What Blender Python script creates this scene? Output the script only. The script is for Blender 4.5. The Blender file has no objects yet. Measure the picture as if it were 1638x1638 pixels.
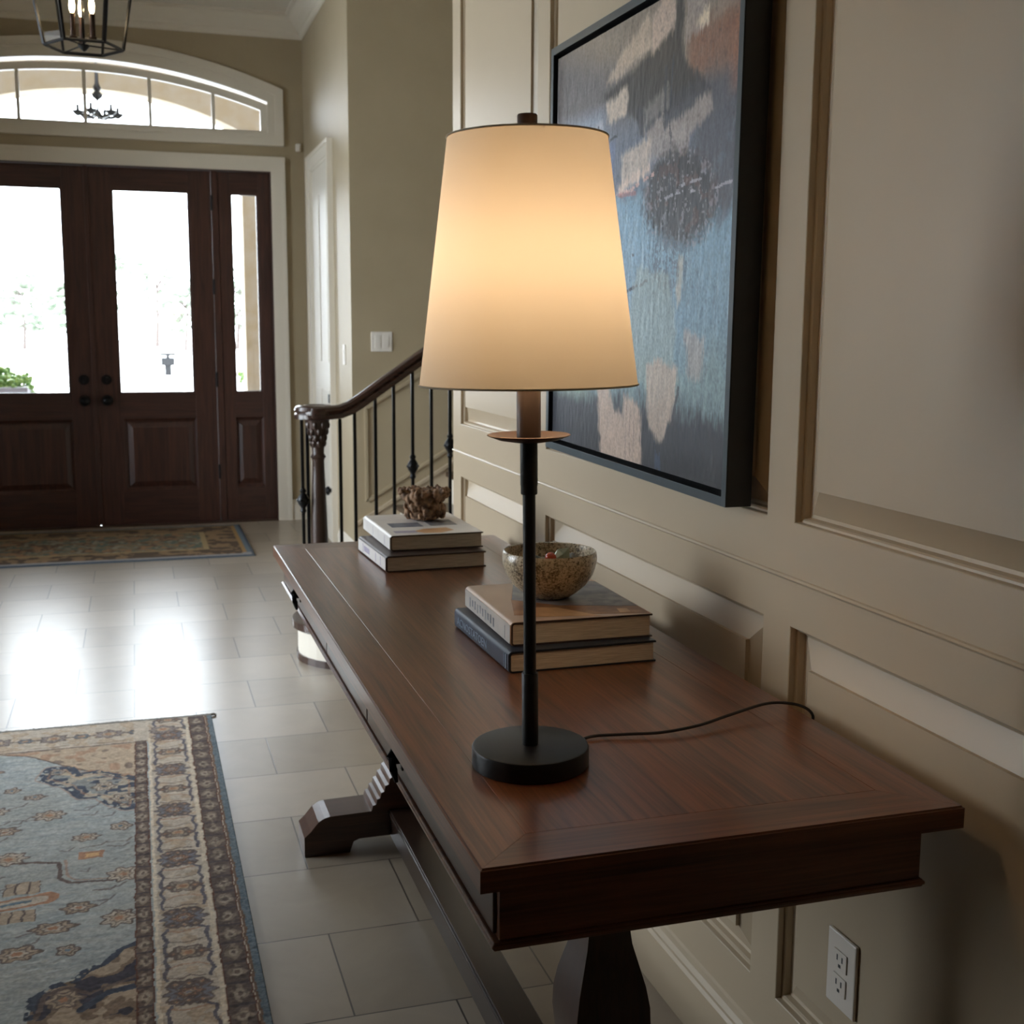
import bpy, bmesh, math, random
import numpy as np
from mathutils import Vector, Matrix, noise
random.seed(7)
S = bpy.context.scene
COL = S.collection
PI = math.pi

# ------------------------------------------------------------------ camera
YAW, PITCH, ROLL, FPX = 0.30213667, 0.15087425, 0.00558516, 1924.88
EYE = Vector((0, 0, 1.33))
fw = Vector((math.sin(YAW)*math.cos(PITCH), math.cos(YAW)*math.cos(PITCH), -math.sin(PITCH)))
rt = Vector((math.cos(YAW), -math.sin(YAW), 0)); up = rt.cross(fw)
r2 = rt*math.cos(ROLL) + up*math.sin(ROLL); u2 = up*math.cos(ROLL) - rt*math.sin(ROLL)
cam = bpy.data.cameras.new('camera'); co = bpy.data.objects.new('camera', cam); COL.objects.link(co)
m = Matrix((r2, u2, -fw)).transposed().to_4x4(); m.translation = EYE
co.matrix_world = m
cam.sensor_width = 36; cam.lens = FPX/1638*36; cam.clip_start = .05; cam.clip_end = 500
cam.dof.use_dof = True; cam.dof.focus_distance = 1.75; cam.dof.aperture_fstop = 11
S.camera = co

# ------------------------------------------------------------------ world, exposure
W = bpy.data.worlds.new('world'); S.world = W; W.use_nodes = True
bg = W.node_tree.nodes['Background']; bg.inputs[0].default_value = (0.85, 0.92, 1.0, 1); bg.inputs[1].default_value = 15.0
S.view_settings.view_transform = 'Standard'; S.view_settings.look = 'None'
S.view_settings.exposure = 0.12; S.view_settings.gamma = 1; S.view_settings.use_curve_mapping = False
S.cycles.use_denoising = True
S.cycles.max_bounces = 12; S.cycles.diffuse_bounces = 6; S.cycles.transparent_max_bounces = 16
S.cycles.caustics_reflective = False; S.cycles.caustics_refractive = False
S.cycles.sample_clamp_indirect = 6

def portal(name, loc, rot, sx, sy):
    l = bpy.data.lights.new(name, 'AREA'); l.shape = 'RECTANGLE'; l.size = sx; l.size_y = sy
    l.cycles.is_portal = True
    o = bpy.data.objects.new(name, l); COL.objects.link(o); o.location = loc; o.rotation_euler = rot
portal('daylight_portal_doors', (-0.262, 8.60, 1.555), (-PI/2, 0, 0), 2.35, 1.35)
portal('daylight_portal_transom', (-0.262, 8.60, 2.81), (-PI/2, 0, 0), 2.35, .38)
portal('daylight_portal_side', (-2.72, 5.0, 1.45), (0, -PI/2, 0), 2.3, 3.2)

# ------------------------------------------------------------------ materials
def mat(name, color=(.5,.5,.5), rough=.5, metal=0, spec=.5, coat=0, emit=None, estr=0):
    M = bpy.data.materials.new(name); M.use_nodes = True
    b = M.node_tree.nodes['Principled BSDF']
    b.inputs['Base Color'].default_value = (*color, 1); b.inputs['Roughness'].default_value = rough
    b.inputs['Metallic'].default_value = metal; b.inputs['Specular IOR Level'].default_value = spec
    b.inputs['Coat Weight'].default_value = coat; b.inputs['Coat Roughness'].default_value = .15
    if emit: b.inputs['Emission Color'].default_value = (*emit, 1); b.inputs['Emission Strength'].default_value = estr
    return M
def nd(M, t, **k):
    n = M.node_tree.nodes.new(t)
    for a, v in k.items(): setattr(n, a, v)
    return n
def lk(M, a, b): M.node_tree.links.new(a, b)
def bsdf(M): return M.node_tree.nodes['Principled BSDF']
def coords(M, scale=(1,1,1), loc=(0,0,0)):
    tc = nd(M, 'ShaderNodeTexCoord'); mp = nd(M, 'ShaderNodeMapping')
    lk(M, tc.outputs['Object'], mp.inputs[0]); mp.inputs['Scale'].default_value = scale; mp.inputs['Location'].default_value = loc
    return mp.outputs[0]
def ramp(M, stops):
    r = nd(M, 'ShaderNodeValToRGB'); e = r.color_ramp.elements
    while len(e) < len(stops): e.new(.5)
    for q, (p, c) in zip(e, stops): q.position = p; q.color = (*c, 1)
    return r
def nz(M, vec, scale, detail=4, rough=.55, dist=0):
    n = nd(M, 'ShaderNodeTexNoise'); lk(M, vec, n.inputs['Vector'])
    n.inputs['Scale'].default_value = scale; n.inputs['Detail'].default_value = detail
    n.inputs['Roughness'].default_value = rough; n.inputs['Distortion'].default_value = dist
    return n.outputs['Fac']
def bump(M, h, strength=.1, dist=.002):
    b = nd(M, 'ShaderNodeBump'); b.inputs['Strength'].default_value = strength; b.inputs['Distance'].default_value = dist
    lk(M, h, b.inputs['Height']); lk(M, b.outputs[0], bsdf(M).inputs['Normal'])
def noisy(name, c1, c2, scale, rough=.5, vs=(1,1,1), bs=.1, bd=.001, detail=4, lo=.35, hi=.65, **k):
    M = mat(name, c1, rough, **k); v = coords(M, vs)
    f = nz(M, v, scale, detail); r = ramp(M, [(lo, c1), (hi, c2)])
    lk(M, f, r.inputs[0]); lk(M, r.outputs[0], bsdf(M).inputs['Base Color'])
    if bs: bump(M, f, bs, bd)
    return M
def wood(name, c1, c2, axis='y', rough=.35, coat=0.0, scale=1.0, spec=.5):
    sc = {'x': (1.2, 22, 22), 'y': (22, 1.2, 22), 'z': (22, 22, 1.2)}[axis]
    M = mat(name, c1, rough, coat=coat, spec=spec); v = coords(M, tuple(a*scale for a in sc))
    f = nz(M, v, 2.2, 6, .62, .6)
    v2 = coords(M, tuple(a*scale*6 if a > 2 else a*scale*2 for a in sc)); f2 = nz(M, v2, 2.0, 3)
    mx = nd(M, 'ShaderNodeMath', operation='MULTIPLY_ADD'); lk(M, f2, mx.inputs[0]); mx.inputs[1].default_value = .35; 
    sb = nd(M, 'ShaderNodeMath', operation='MULTIPLY'); lk(M, f, sb.inputs[0]); sb.inputs[1].default_value = .65
    lk(M, sb.outputs[0], mx.inputs[2])
    r = ramp(M, [(.34, c1), (.62, c2)]); lk(M, mx.outputs[0], r.inputs[0]); lk(M, r.outputs[0], bsdf(M).inputs['Base Color'])
    bump(M, mx.outputs[0], .06, .001)
    return M
def vcol(name, rough=.9, spec=.3, bs=0.0, coat=0):
    M = mat(name, (.5,.5,.5), rough, spec=spec, coat=coat); a = nd(M, 'ShaderNodeAttribute', attribute_name='paint')
    lk(M, a.outputs['Color'], bsdf(M).inputs['Base Color'])
    return M
def lin(c): return tuple(((x/255+.055)/1.055)**2.4 if x > 10 else x/255/12.92 for x in c)

M_wall  = noisy('wall_paint', lin((164,149,122)), lin((169,154,127)), 3, .5, bs=.05, bd=.0006)
M_panel = noisy('panel_paint', lin((174,157,132)), lin((178,161,136)), 2, .34, bs=.02, bd=.0004)
M_trim  = mat('trim_paint', lin((222,214,200)), .38)
M_ceil  = mat('ceiling_paint', lin((225,220,210)), .7)
M_wood  = wood('walnut_top', lin((66,38,24)), lin((126,78,50)), 'y', .30, coat=.25)
M_woodx = wood('walnut_border', lin((64,37,24)), lin((118,74,48)), 'x', .30, coat=.25)
M_woody = wood('walnut_side', lin((46,29,21)), lin((70,45,33)), 'y', .30, coat=.2)
M_woodd = wood('walnut_base', lin((40,24,17)), lin((62,38,27)), 'z', .35, coat=.2)
M_door  = wood('mahogany_door', lin((44,26,21)), lin((80,48,38)), 'z', .42)
M_doorx = wood('mahogany_rail', lin((44,26,21)), lin((76,46,37)), 'x', .42)
M_rail  = wood('handrail_wood', lin((42,28,22)), lin((64,42,33)), 'x', .25, coat=.3)
M_newel = wood('newel_wood', lin((44,31,25)), lin((68,48,38)), 'z', .35)
M_iron  = mat('black_iron', (.012,.012,.013), .38, .6)
M_black = mat('matte_black_metal', (.012,.012,.013), .42, .3)
M_bronze= mat('bronze_metal', lin((70,50,38)), .42, .45)
M_cup = mat('dark_bronze', lin((46,33,27)), .45, .3)
M_plate = mat('white_plastic', lin((225,218,208)), .4)
M_plateo= mat('outlet_plastic', lin((215,205,192)), .45)
M_slot  = mat('socket_slot', (.03,.03,.03), .6)
M_page  = noisy('page_block', lin((176,162,144)), lin((212,200,182)), 60, .8, vs=(.4,.4,14), bs=.25, bd=.0006)
M_stucco= noisy('stucco', lin((138,122,98)), lin((146,134,118)), 8, .85)
M_pave  = noisy('pale_paving', (.62,.62,.60), (.7,.7,.68), 1.2, .8, bs=0)
M_leafp = noisy('planter_foliage', lin((62,104,46)), lin((140,164,84)), 30, .7)
M_tree  = noisy('pale_tree_foliage', lin((96,108,92)), lin((128,134,118)), 2, .9)
M_bark  = mat('bark', lin((84,74,70)), .9)
M_stone = noisy('planter_stone', lin((128,124,130)), lin((142,138,146)), 10, .8)

def tile_floor():
    M = mat('travertine_tile', (.4,.35,.3), .3); v = coords(M, (1,1,1), (-.36, -2.507, 0))
    b = nd(M, 'ShaderNodeTexBrick'); lk(M, v, b.inputs['Vector'])
    b.offset = .5; b.offset_frequency = 2; b.squash = 1
    b.inputs['Scale'].default_value = 1; b.inputs['Brick Width'].default_value = .41; b.inputs['Row Height'].default_value = .3376
    b.inputs['Mortar Size'].default_value = .0022; b.inputs['Mortar Smooth'].default_value = .3; b.inputs['Bias'].default_value = 0
    b.inputs['Color1'].default_value = (*lin((146,134,118)), 1); b.inputs['Color2'].default_value = (*lin((168,156,140)), 1)
    b.inputs['Mortar'].default_value = (*lin((70,62,56)), 1)
    v2 = coords(M, (1,1,1)); f = nz(M, v2, 5, 8, .65, .8)
    mx = nd(M, 'ShaderNodeMix', data_type='RGBA', blend_type='OVERLAY'); mx.inputs['Factor'].default_value = .55
    r = ramp(M, [(.3, (.42,.41,.40)), (.7, (.58,.58,.58))]); lk(M, f, r.inputs[0])
    lk(M, b.outputs['Color'], mx.inputs[6]); lk(M, r.outputs[0], mx.inputs[7]); lk(M, mx.outputs[2], bsdf(M).inputs['Base Color'])
    rr = nd(M, 'ShaderNodeMapRange'); lk(M, f, rr.inputs[0]); rr.inputs[3].default_value = .28; rr.inputs[4].default_value = .33; bsdf(M).inputs['Specular IOR Level'].default_value = 1.0
    lk(M, rr.outputs[0], bsdf(M).inputs['Roughness'])
    ad = nd(M, 'ShaderNodeMath', operation='MULTIPLY_ADD'); lk(M, b.outputs['Fac'], ad.inputs[0]); ad.inputs[1].default_value = -1
    f3 = nz(M, v2, 4, 2); lk(M, f3, ad.inputs[2]); bump(M, ad.outputs[0], .15, .001)
    return M
M_floor = tile_floor()

def arch_glass(ior=1.45, name='clear_glass'):
    M = bpy.data.materials.new(name); M.use_nodes = True; t = M.node_tree; t.nodes.clear()
    o = t.nodes.new('ShaderNodeOutputMaterial'); mx = t.nodes.new('ShaderNodeMixShader'); f = t.nodes.new('ShaderNodeFresnel')
    a = t.nodes.new('ShaderNodeBsdfTransparent'); g = t.nodes.new('ShaderNodeBsdfGlossy'); g.inputs['Roughness'].default_value = .02
    a.inputs[0].default_value = (.97,.98,.98,1); f.inputs[0].default_value = ior
    t.links.new(f.outputs[0], mx.inputs[0]); t.links.new(a.outputs[0], mx.inputs[1]); t.links.new(g.outputs[0], mx.inputs[2]); t.links.new(mx.outputs[0], o.inputs[0])
    return M
M_glass = arch_glass(); M_thin = arch_glass(1.06, 'thin_glass')

def shade_mat():
    M = bpy.data.materials.new('linen_shade'); M.use_nodes = True; t = M.node_tree; t.nodes.clear()
    o = t.nodes.new('ShaderNodeOutputMaterial'); mx = t.nodes.new('ShaderNodeMixShader'); mx.inputs[0].default_value = .185
    d = t.nodes.new('ShaderNodeBsdfDiffuse'); tr = t.nodes.new('ShaderNodeBsdfTranslucent')
    d.inputs[0].default_value = (*lin((246,238,224)), 1); tr.inputs[0].default_value = (*lin((246,234,212)), 1)
    tc = t.nodes.new('ShaderNodeTexCoord'); n = t.nodes.new('ShaderNodeTexNoise'); mp = t.nodes.new('ShaderNodeMapping')
    mp.inputs['Scale'].default_value = (60,60,900); t.links.new(tc.outputs['Object'], mp.inputs[0]); t.links.new(mp.outputs[0], n.inputs['Vector'])
    n.inputs['Scale'].default_value = 1; b = t.nodes.new('ShaderNodeBump'); b.inputs['Strength'].default_value = .15; b.inputs['Distance'].default_value = .0004
    t.links.new(n.outputs[0], b.inputs['Height']); t.links.new(b.outputs[0], d.inputs['Normal'])
    t.links.new(d.outputs[0], mx.inputs[1]); t.links.new(tr.outputs[0], mx.inputs[2]); t.links.new(mx.outputs[0], o.inputs[0])
    return M
M_shade = shade_mat()

# ------------------------------------------------------------------ mesh helpers
class MB:
    def __init__(s): s.bm = bmesh.new()
    def box(s, x0, x1, y0, y1, z0, z1, bev=0, rot=None, seg=2):
        r = bmesh.ops.create_cube(s.bm, size=1)
        vs = r['verts']
        for v in vs:
            v.co = Vector(((x0+x1)/2 + v.co.x*(x1-x0), (y0+y1)/2 + v.co.y*(y1-y0), (z0+z1)/2 + v.co.z*(z1-z0)))
            if rot: v.co = rot @ v.co
        if bev:
            es = list({e for v in vs for e in v.link_edges})
            bmesh.ops.bevel(s.bm, geom=es, offset=bev, segments=seg, affect='EDGES', profile=.5)
        return s
    def prism(s, pts, axis, a, b):
        # pts: 2D outline; axis: extrusion axis; a,b: range
        def P(p, t):
            return {'y': (p[0], t, p[1]), 'x': (t, p[0], p[1]), 'z': (p[0], p[1], t)}[axis]
        A = [s.bm.verts.new(P(p, a)) for p in pts]; B = [s.bm.verts.new(P(p, b)) for p in pts]
        n = len(pts)
        s.bm.faces.new(A); s.bm.faces.new(B[::-1])
        for i in range(n): s.bm.faces.new((A[i], A[(i+1) % n], B[(i+1) % n], B[i]))
        return s
    def lathe(s, prof, cx, cy, n=48, cap=True):
        rings = []
        for (r, z) in prof:
            rings.append([s.bm.verts.new((cx+r*math.cos(2*PI*i/n), cy+r*math.sin(2*PI*i/n), z)) for i in range(n)])
        for a, b in zip(rings, rings[1:]):
            for i in range(n): s.bm.faces.new((a[i], a[(i+1) % n], b[(i+1) % n], b[i]))
        if cap:
            s.bm.faces.new(rings[0][::-1]); s.bm.faces.new(rings[-1])
        return s
    def tube(s, path, r, n=10, cap=True, sx=1, flat=None):
        path = [Vector(p) for p in path]; rings = []; k = len(path)
        rr = r if isinstance(r, (list, tuple)) else [r]*k
        ref = Vector((0, 0, 1))
        for i, p in enumerate(path):
            t = (path[min(i+1, k-1)] - path[max(i-1, 0)]).normalized()
            if abs(t.dot(ref)) > .99: side = Vector((1, 0, 0))
            else: side = t.cross(ref).normalized()
            o = side.cross(t).normalized()
            if flat: ring = [p + side*a + o*b for a, b in flat]
            else: ring = [p + (side*math.cos(2*PI*j/n)*sx + o*math.sin(2*PI*j/n))*rr[i] for j in range(n)]
            rings.append([s.bm.verts.new(q) for q in ring])
        n = len(rings[0])
        for a, b in zip(rings, rings[1:]):
            for j in range(n): s.bm.faces.new((a[j], a[(j+1) % n], b[(j+1) % n], b[j]))
        if cap: s.bm.faces.new(rings[0][::-1]); s.bm.faces.new(rings[-1])
        return s
    def ball(s, c, r, sub=2, sc=(1,1,1)):
        q = bmesh.ops.create_icosphere(s.bm, subdivisions=sub, radius=r)
        for v in q['verts']: v.co = Vector((v.co.x*sc[0]+c[0], v.co.y*sc[1]+c[1], v.co.z*sc[2]+c[2]))
        return s
    def loft(s, rects):
        # nested closed loops of equal count
        L = [[s.bm.verts.new(p) for p in r] for r in rects]
        for a, b in zip(L, L[1:]):
            for i in range(len(a)): s.bm.faces.new((a[i], a[(i+1) % len(a)], b[(i+1) % len(a)], b[i]))
        s.bm.faces.new(L[-1]); return s
    def build(s, name, M, parent=None, smooth=False, local=False):
        bmesh.ops.recalc_face_normals(s.bm, faces=s.bm.faces)
        me = bpy.data.meshes.new(name)
        if parent is not None and not local:
            off = Vector((0, 0, 0)); q = parent
            while q is not None: off += q.location; q = q.parent
            for v in s.bm.verts: v.co -= off
        s.bm.to_mesh(me); s.bm.free()
        if smooth:
            me.polygons.foreach_set('use_smooth', [True]*len(me.polygons))
            try: me.set_sharp_from_angle(angle=math.radians(35))
            except Exception: pass
        me.materials.append(M)
        o = bpy.data.objects.new(name, me); COL.objects.link(o); o.parent = parent
        return o
def tag(o, label, cat, group=None, kind=None):
    o['label'] = label; o['category'] = cat
    if group: o['group'] = group
    if kind: o['kind'] = kind
    return o
def thing(name, loc, label, cat, group=None, kind=None):
    o = bpy.data.objects.new(name, None); COL.objects.link(o); o.location = loc; o.empty_display_size = .05
    return tag(o, label, cat, group, kind)
def struct(o): o['kind'] = 'structure'; return o
def sroot(name, loc):
    o = bpy.data.objects.new(name, None); COL.objects.link(o); o.location = loc; o['kind'] = 'structure'; return o

# ------------------------------------------------------------------ structure
CX = -0.262; DY = 8.42; H = 3.36; WX = .98
struct(MB().box(-2.75, 3.4, -2.6, 8.56, -.1, 0).build('floor', M_floor))
struct(MB().box(-2.75, 3.4, -2.6, 8.56, H, H+.1).build('ceiling', M_ceil))

def rect_yz(x, y0, y1, z0, z1): return [(x, y0, z0), (x, y1, z0), (x, y1, z1), (x, y0, z1)]
PROF = [(0, 0), (.0015, .001), (.0025, .010), (.006, .0105), (.0085, .013), (.0105, .022), (.0155, .0235), (.0158, .0235), (.058, .0065), (.0585, .0005), (.066, .0005)]
def panelled_wall():
    b = MB(); cols = [(-1.83, -.73), (-.64, .46), (.55, 1.652), (1.737, 2.862), (2.948, 3.700)]
    rows = [(.225, .865), (1.03, 2.95)]
    ys = [-2.5] + [v for c in cols for v in c] + [3.79]
    for i in range(0, len(ys), 2): b.box(WX, 1.02, ys[i], ys[i+1], 0, H)
    for (a, c) in cols:
        b.box(WX, 1.02, a, c, 0, .225); b.box(WX, 1.02, a, c, .865, 1.03); b.box(WX, 1.02, a, c, 2.95, H)
        for (z0, z1) in rows:
            b.loft([rect_yz(WX+d, a+i, c-i, z0+i, z1-i) for i, d in PROF])
    b.box(1.02, 1.12, -2.5, 3.79, 0, H)
    b.prism([(WX+.001, .936), (WX-.003, .938), (WX-.005, .941), (WX-.003, .944), (WX+.001, .946)], 'y', -2.5, 3.79)
    return b.build('wall_right', M_panel)
struct(panelled_wall())
BB = [(0, 0), (-.016, 0), (-.016, .105), (-.012, .112), (-.012, .118), (-.006, .127), (-.004, .138), (0, .142)]
struct(MB().prism([(WX+a, z) for a, z in BB], 'y', -2.5, 3.79).build('baseboard_right', M_panel))

def arch_pts(hw, zs, rise, n=28, cx=CX):
    R = (hw*hw+rise*rise)/(2*rise); out = []
    for i in range(n+1):
        x = -hw + 2*hw*i/n; out.append((cx+x, zs+rise-(R-math.sqrt(R*R-x*x))))
    return out                                   # left to right
ox0, ox1 = -1.441, .917                          # door unit opening
gx0, gx1, gz0, gzs, grise = -1.43, .906, 2.625, 2.80, .19
def far_wall():
    b = MB(); y0, y1 = DY, DY+.14
    b.box(-2.6, ox0, y0, y1, 0, 2.363); b.box(ox1, 1.25, y0, y1, 0, 2.363)
    b.box(-2.6, 1.25, y0, y1, 2.363, gz0-.03)
    b.box(-2.6, gx0-.03, y0, y1, gz0-.03, H); b.box(gx1+.03, 1.25, y0, y1, gz0-.03, H)
    a = arch_pts((gx1-gx0)/2+.03, gzs, grise+.03)
    b.prism(a + [(gx1+.03, H), (gx0-.03, H)], 'y', y0, y1)
    return b.build('wall_far', M_wall)
struct(far_wall())
struct(MB().box(1.14, 1.28, 6.64, DY, 0, H).build('wall_side', M_wall))
struct(MB().box(1.28, 3.4, 6.64, 6.78, 0, H).build('wall_stair', M_wall))
struct(MB().box(3.3, 3.4, 3.67, 6.64, 0, H).build('wall_landing', M_wall))
struct(MB().box(1.12, 3.3, 3.67, 3.77, 0, H).build('wall_return', M_wall))
struct(MB().box(-2.6, WX, -2.6, -2.5, 0, H).build('wall_back', M_wall))
def left_wall():
    b = MB(); x0, x1 = -2.75, -2.6
    b.box(x0, x1, -2.6, 3.4, 0, H); b.box(x0, x1, 6.6, 8.56, 0, H)
    for a, c, z0, z1 in ((3.4, 6.6, .3, 2.6),): b.box(x0, x1, a, c, 0, z0); b.box(x0, x1, a, c, z1, H)
    return b.build('wall_left', M_wall)
struct(left_wall())
def win_left(name, a, c, z0, z1, n, m):
    r = sroot(name, (-2.6, (a+c)/2, z0)); b = MB()
    for k in range(n+1): y = a+(c-a-.04)*k/n; b.box(-2.70, -2.66, y, y+.04, z0, z1)
    for k in range(m+1): z = z0+(z1-z0-.04)*k/m; b.box(-2.70, -2.66, a, c, z, z+.04)
    b.build('window_frame', M_trim, r)
    b = MB(); b.box(-2.62, -2.58, a-.1, a, z0-.1, z1+.1); b.box(-2.62, -2.58, c, c+.1, z0-.1, z1+.1); b.box(-2.62, -2.58, a, c, z1, z1+.1); b.box(-2.62, -2.56, a, c, z0-.1, z0)
    b.build('window_casing', M_trim, r)
    MB().box(-2.684, -2.678, a+.01, c-.01, z0+.01, z1-.01).build('pane', M_glass, r)
win_left('window_added_left', 3.4, 6.6, .3, 2.6, 5, 4)  # unseen window, added to supply daylight from the left

# crown moulding: profile (out, down) from ceiling/wall corner
CR = [(0, 0), (.115, 0), (.115, -.012), (.095, -.02), (.085, -.042), (.06, -.07), (.038, -.088), (.03, -.1), (.018, -.108), (.018, -.125), (.01, -.135), (0, -.14)]
struct(MB().prism([(DY-a, H+z) for a, z in CR], 'x', -2.6, 1.14).build('trim_1', M_trim))
struct(MB().prism([(1.14-a, H+z) for a, z in CR], 'y', 6.64, DY).build('trim_2', M_trim))
struct(MB().prism([(WX-a, H+z) for a, z in CR], 'y', -2.5, 3.79).build('trim_3', M_trim))
struct(MB().prism([(1.14+a, z) for a, z in BB], 'y', 6.64, 7.13).build('baseboard_side', M_trim))
struct(MB().prism([(DY+a, z) for a, z in BB], 'x', 1.01, 1.13).build('baseboard_far', M_trim))
struct(MB().prism([(DY+a, z) for a, z in BB], 'x', -2.6, -1.54).build('baseboard_far_left', M_trim))
struct(MB().prism([(-2.6-a, z) for a, z in BB], 'y', -2.5, DY).build('baseboard_left', M_trim))

# ---- front door casing (moulded)
def casing(name, x0, x1, z1, w, y, M, sill=False, z0=0):
    b = MB()
    steps = [(0, .026), (.020, .020), (.026, .014), (w-.02, .012), (w-.012, .008)]   # from outer edge inward: thickness
    for i, (o, t) in enumerate(steps):
        o2 = steps[i+1][0] if i+1 < len(steps) else w
        xa, xb = x0-w+o, x0-w+o2
        b.box(xa, xb, y-t, y, z0, z1+w-o)
        b.box(x1+w-o2, x1+w-o, y-t, y, z0, z1+w-o)
        b.box(x0-w+o2, x1+w-o2, y-t, y, z1+w-o2, z1+w-o)
    return b.build(name, M)
struct(casing('trim_4', ox0, ox1, 2.363, .094, DY, M_trim))
# ---- transom trim and window
def transom():
    b = MB()
    def ring(hwo, zso, ro, zbo, hwi, zsi, ri, zbi, t):
        A = [(CX-hwo, zbo)] + arch_pts(hwo, zso, ro) + [(CX+hwo, zbo)]
        B = [(CX-hwi, zbi)] + arch_pts(hwi, zsi, ri) + [(CX+hwi, zbi)]
        va = [b.bm.verts.new((x, DY-t, z)) for x, z in A]; vb = [b.bm.verts.new((x, DY-t, z)) for x, z in B]
        wa = [b.bm.verts.new((x, DY, z)) for x, z in A]; wb = [b.bm.verts.new((x, DY+.06, z)) for x, z in B]
        n = len(A)
        for i in range(n):
            j = (i+1) % n
            b.bm.faces.new((va[i], va[j], vb[j], vb[i])); b.bm.faces.new((va[i], va[j], wa[j], wa[i])); b.bm.faces.new((vb[i], vb[j], wb[j], wb[i]))
    ring(1.268, 2.892, .243, 2.528, 1.215, 2.855, .228, 2.57, .026)
    ring(1.215, 2.855, .228, 2.57, 1.20, 2.842, .224, 2.583, .016)
    ring(1.20, 2.842, .224, 2.583, 1.166, gzs+.01, grise+.012, gz0-.018, .02)
    b.build('trim_5', M_trim)['kind'] = 'structure'
    r = sroot('window_3', (CX, DY+.05, gz0)); b = MB()
    hw = 1.168
    A = [(CX-hw, gz0-.03)] + arch_pts(hw, gzs, grise) + [(CX+hw, gz0-.03)]
    B = [(CX-hw+.045, gz0+.004)] + arch_pts(hw-.045, gzs-.038, grise-.006) + [(CX+hw-.045, gz0+.004)]
    for t0, t1 in ((.03, .07),):
        va = [b.bm.verts.new((x, DY+t0, z)) for x, z in A]; vb = [b.bm.verts.new((x, DY+t0, z)) for x, z in B]; vc = [b.bm.verts.new((x, DY+t1, z)) for x, z in B]
        for i in range(len(A)):
            j = (i+1) % len(A); b.bm.faces.new((va[i], va[j], vb[j], vb[i])); b.bm.faces.new((vb[i], vb[j], vc[j], vc[i]))
    b.build('window_frame', M_trim, r)
    b = MB(); R = (hw*hw+grise*grise)/(2*grise)
    for k in range(-2, 3):
        x = -.242 + .4*k; zt = gzs+grise-(R-math.sqrt(R*R-(x-CX)**2)) - .012
        b.box(x-.011, x+.011, DY+.045, DY+.075, gz0-.02, zt)
    b.build('muntin', M_trim, r)
    MB().prism([(CX-hw+.02, gz0-.01)] + arch_pts(hw-.02, gzs-.015, grise-.004) + [(CX+hw-.02, gz0-.01)], 'y', DY+.058, DY+.062).build('pane', M_glass, r)
transom()

# ---- door leaves and sidelights
def raised(b, x0, x1, z0, z1, y):
    b.loft([[(x0+i, y+d, z0+i), (x1-i, y+d, z0+i), (x1-i, y+d, z1-i), (x0+i, y+d, z1-i)] for i, d in
            [(0, 0), (.006, .006), (.014, .012), (.02, .022), (.026, .022), (.055, .008), (.06, .006)]])
def leaf(name, x0, x1, g0, g1, p0, p1, knobx=None, hinge=None):
    y = DY+.045; y1 = y+.05
    r = sroot(name, ((x0+x1)/2, y, 0)); b = MB()
    zb, zt = .006, 2.355; gz, gt = .886, 2.222; pz0, pz1 = .235, .72
    b.box(x0, g0, y, y1, zb, zt, .002); b.box(g1, x1, y, y1, zb, zt, .002)
    b.build('stile', M_door, r)
    b = MB(); b.box(g0, g1, y, y1, gt, zt); b.box(g0, g1, y, y1, pz1, gz); b.box(g0, g1, y, y1, zb, pz0)
    b.build('rail', M_doorx, r)
    b = MB()
    if p0 > g0+.001: b.box(g0, p0, y, y1, pz0, pz1)
    if p1 < g1-.001: b.box(p1, g1, y, y1, pz0, pz1)
    raised(b, p0, p1, pz0, pz1, y); b.box(p0, p1, y+.03, y1, pz0, pz1)
    b.build('panel', M_door, r)
    b = MB()
    for i, t in ((.0, .004), (.006, .01)):
        a0, a1, c0, c1 = g0+i, g1-i, gz+i, gt-i; w = .008
        b.box(a0, a0+w, y+t, y1-t, c0, c1); b.box(a1-w, a1, y+t, y1-t, c0, c1); b.box(a0, a1, y+t, y1-t, c0, c0+w); b.box(a0, a1, y+t, y1-t, c1-w, c1)
    b.build('glazing_bead', M_door, r)
    MB().box(g0+.004, g1-.004, y+.022, y+.028, gz+.004, gt-.004).build('pane', M_glass, r)
    if knobx is not None:
        for nm, z, rr in (('deadbolt', .983, .034), ('door_knob', .846, .036)):
            b = MB(); b.tube([(knobx, y+.002, z), (knobx, y-.012, z)], rr, 24)
            if nm == 'door_knob': b.tube([(knobx, y-.01, z), (knobx, y-.04, z)], .012, 12); b.ball((knobx, y-.06, z), .031, 3, (1, .8, 1))
            else: b.tube([(knobx, y-.01, z), (knobx, y-.02, z)], .018, 16); b.box(knobx-.005, knobx+.005, y-.036, y-.018, z-.015, z+.015, .002)
            b.build(nm, M_iron, r, smooth=True)
    if hinge is not None:
        for z in (.35, .98, 1.6, 2.15):
            MB().tube([(hinge, y-.006, z-.05), (hinge, y-.006, z+.05)], .008, 10).build('hinge', M_iron, r)
    return r
leaf('door_1', -1.046, -.266, -.914, -.41, -.925, -.40, knobx=-.327, hinge=-1.046)
leaf('door_2', -.258, .524, -.108, .384, -.09, .39, knobx=-.185, hinge=.527)
leaf('window_1', .570, .912, .648, .834, .63, .84)
leaf('window_2', -1.436, -1.094, -1.36, -1.17, -1.36, -1.155)
b = MB(); b.box(-.275, -.249, DY+.033, DY+.06, .01, 2.3575, .002); b.build('trim_6', M_door)['kind'] = 'structure'
b = MB()
for x0, x1 in ((.526, .569), (-1.093, -1.048)): b.box(x0, x1, DY+.038, DY+.12, 0, 2.36, .002)
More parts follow.
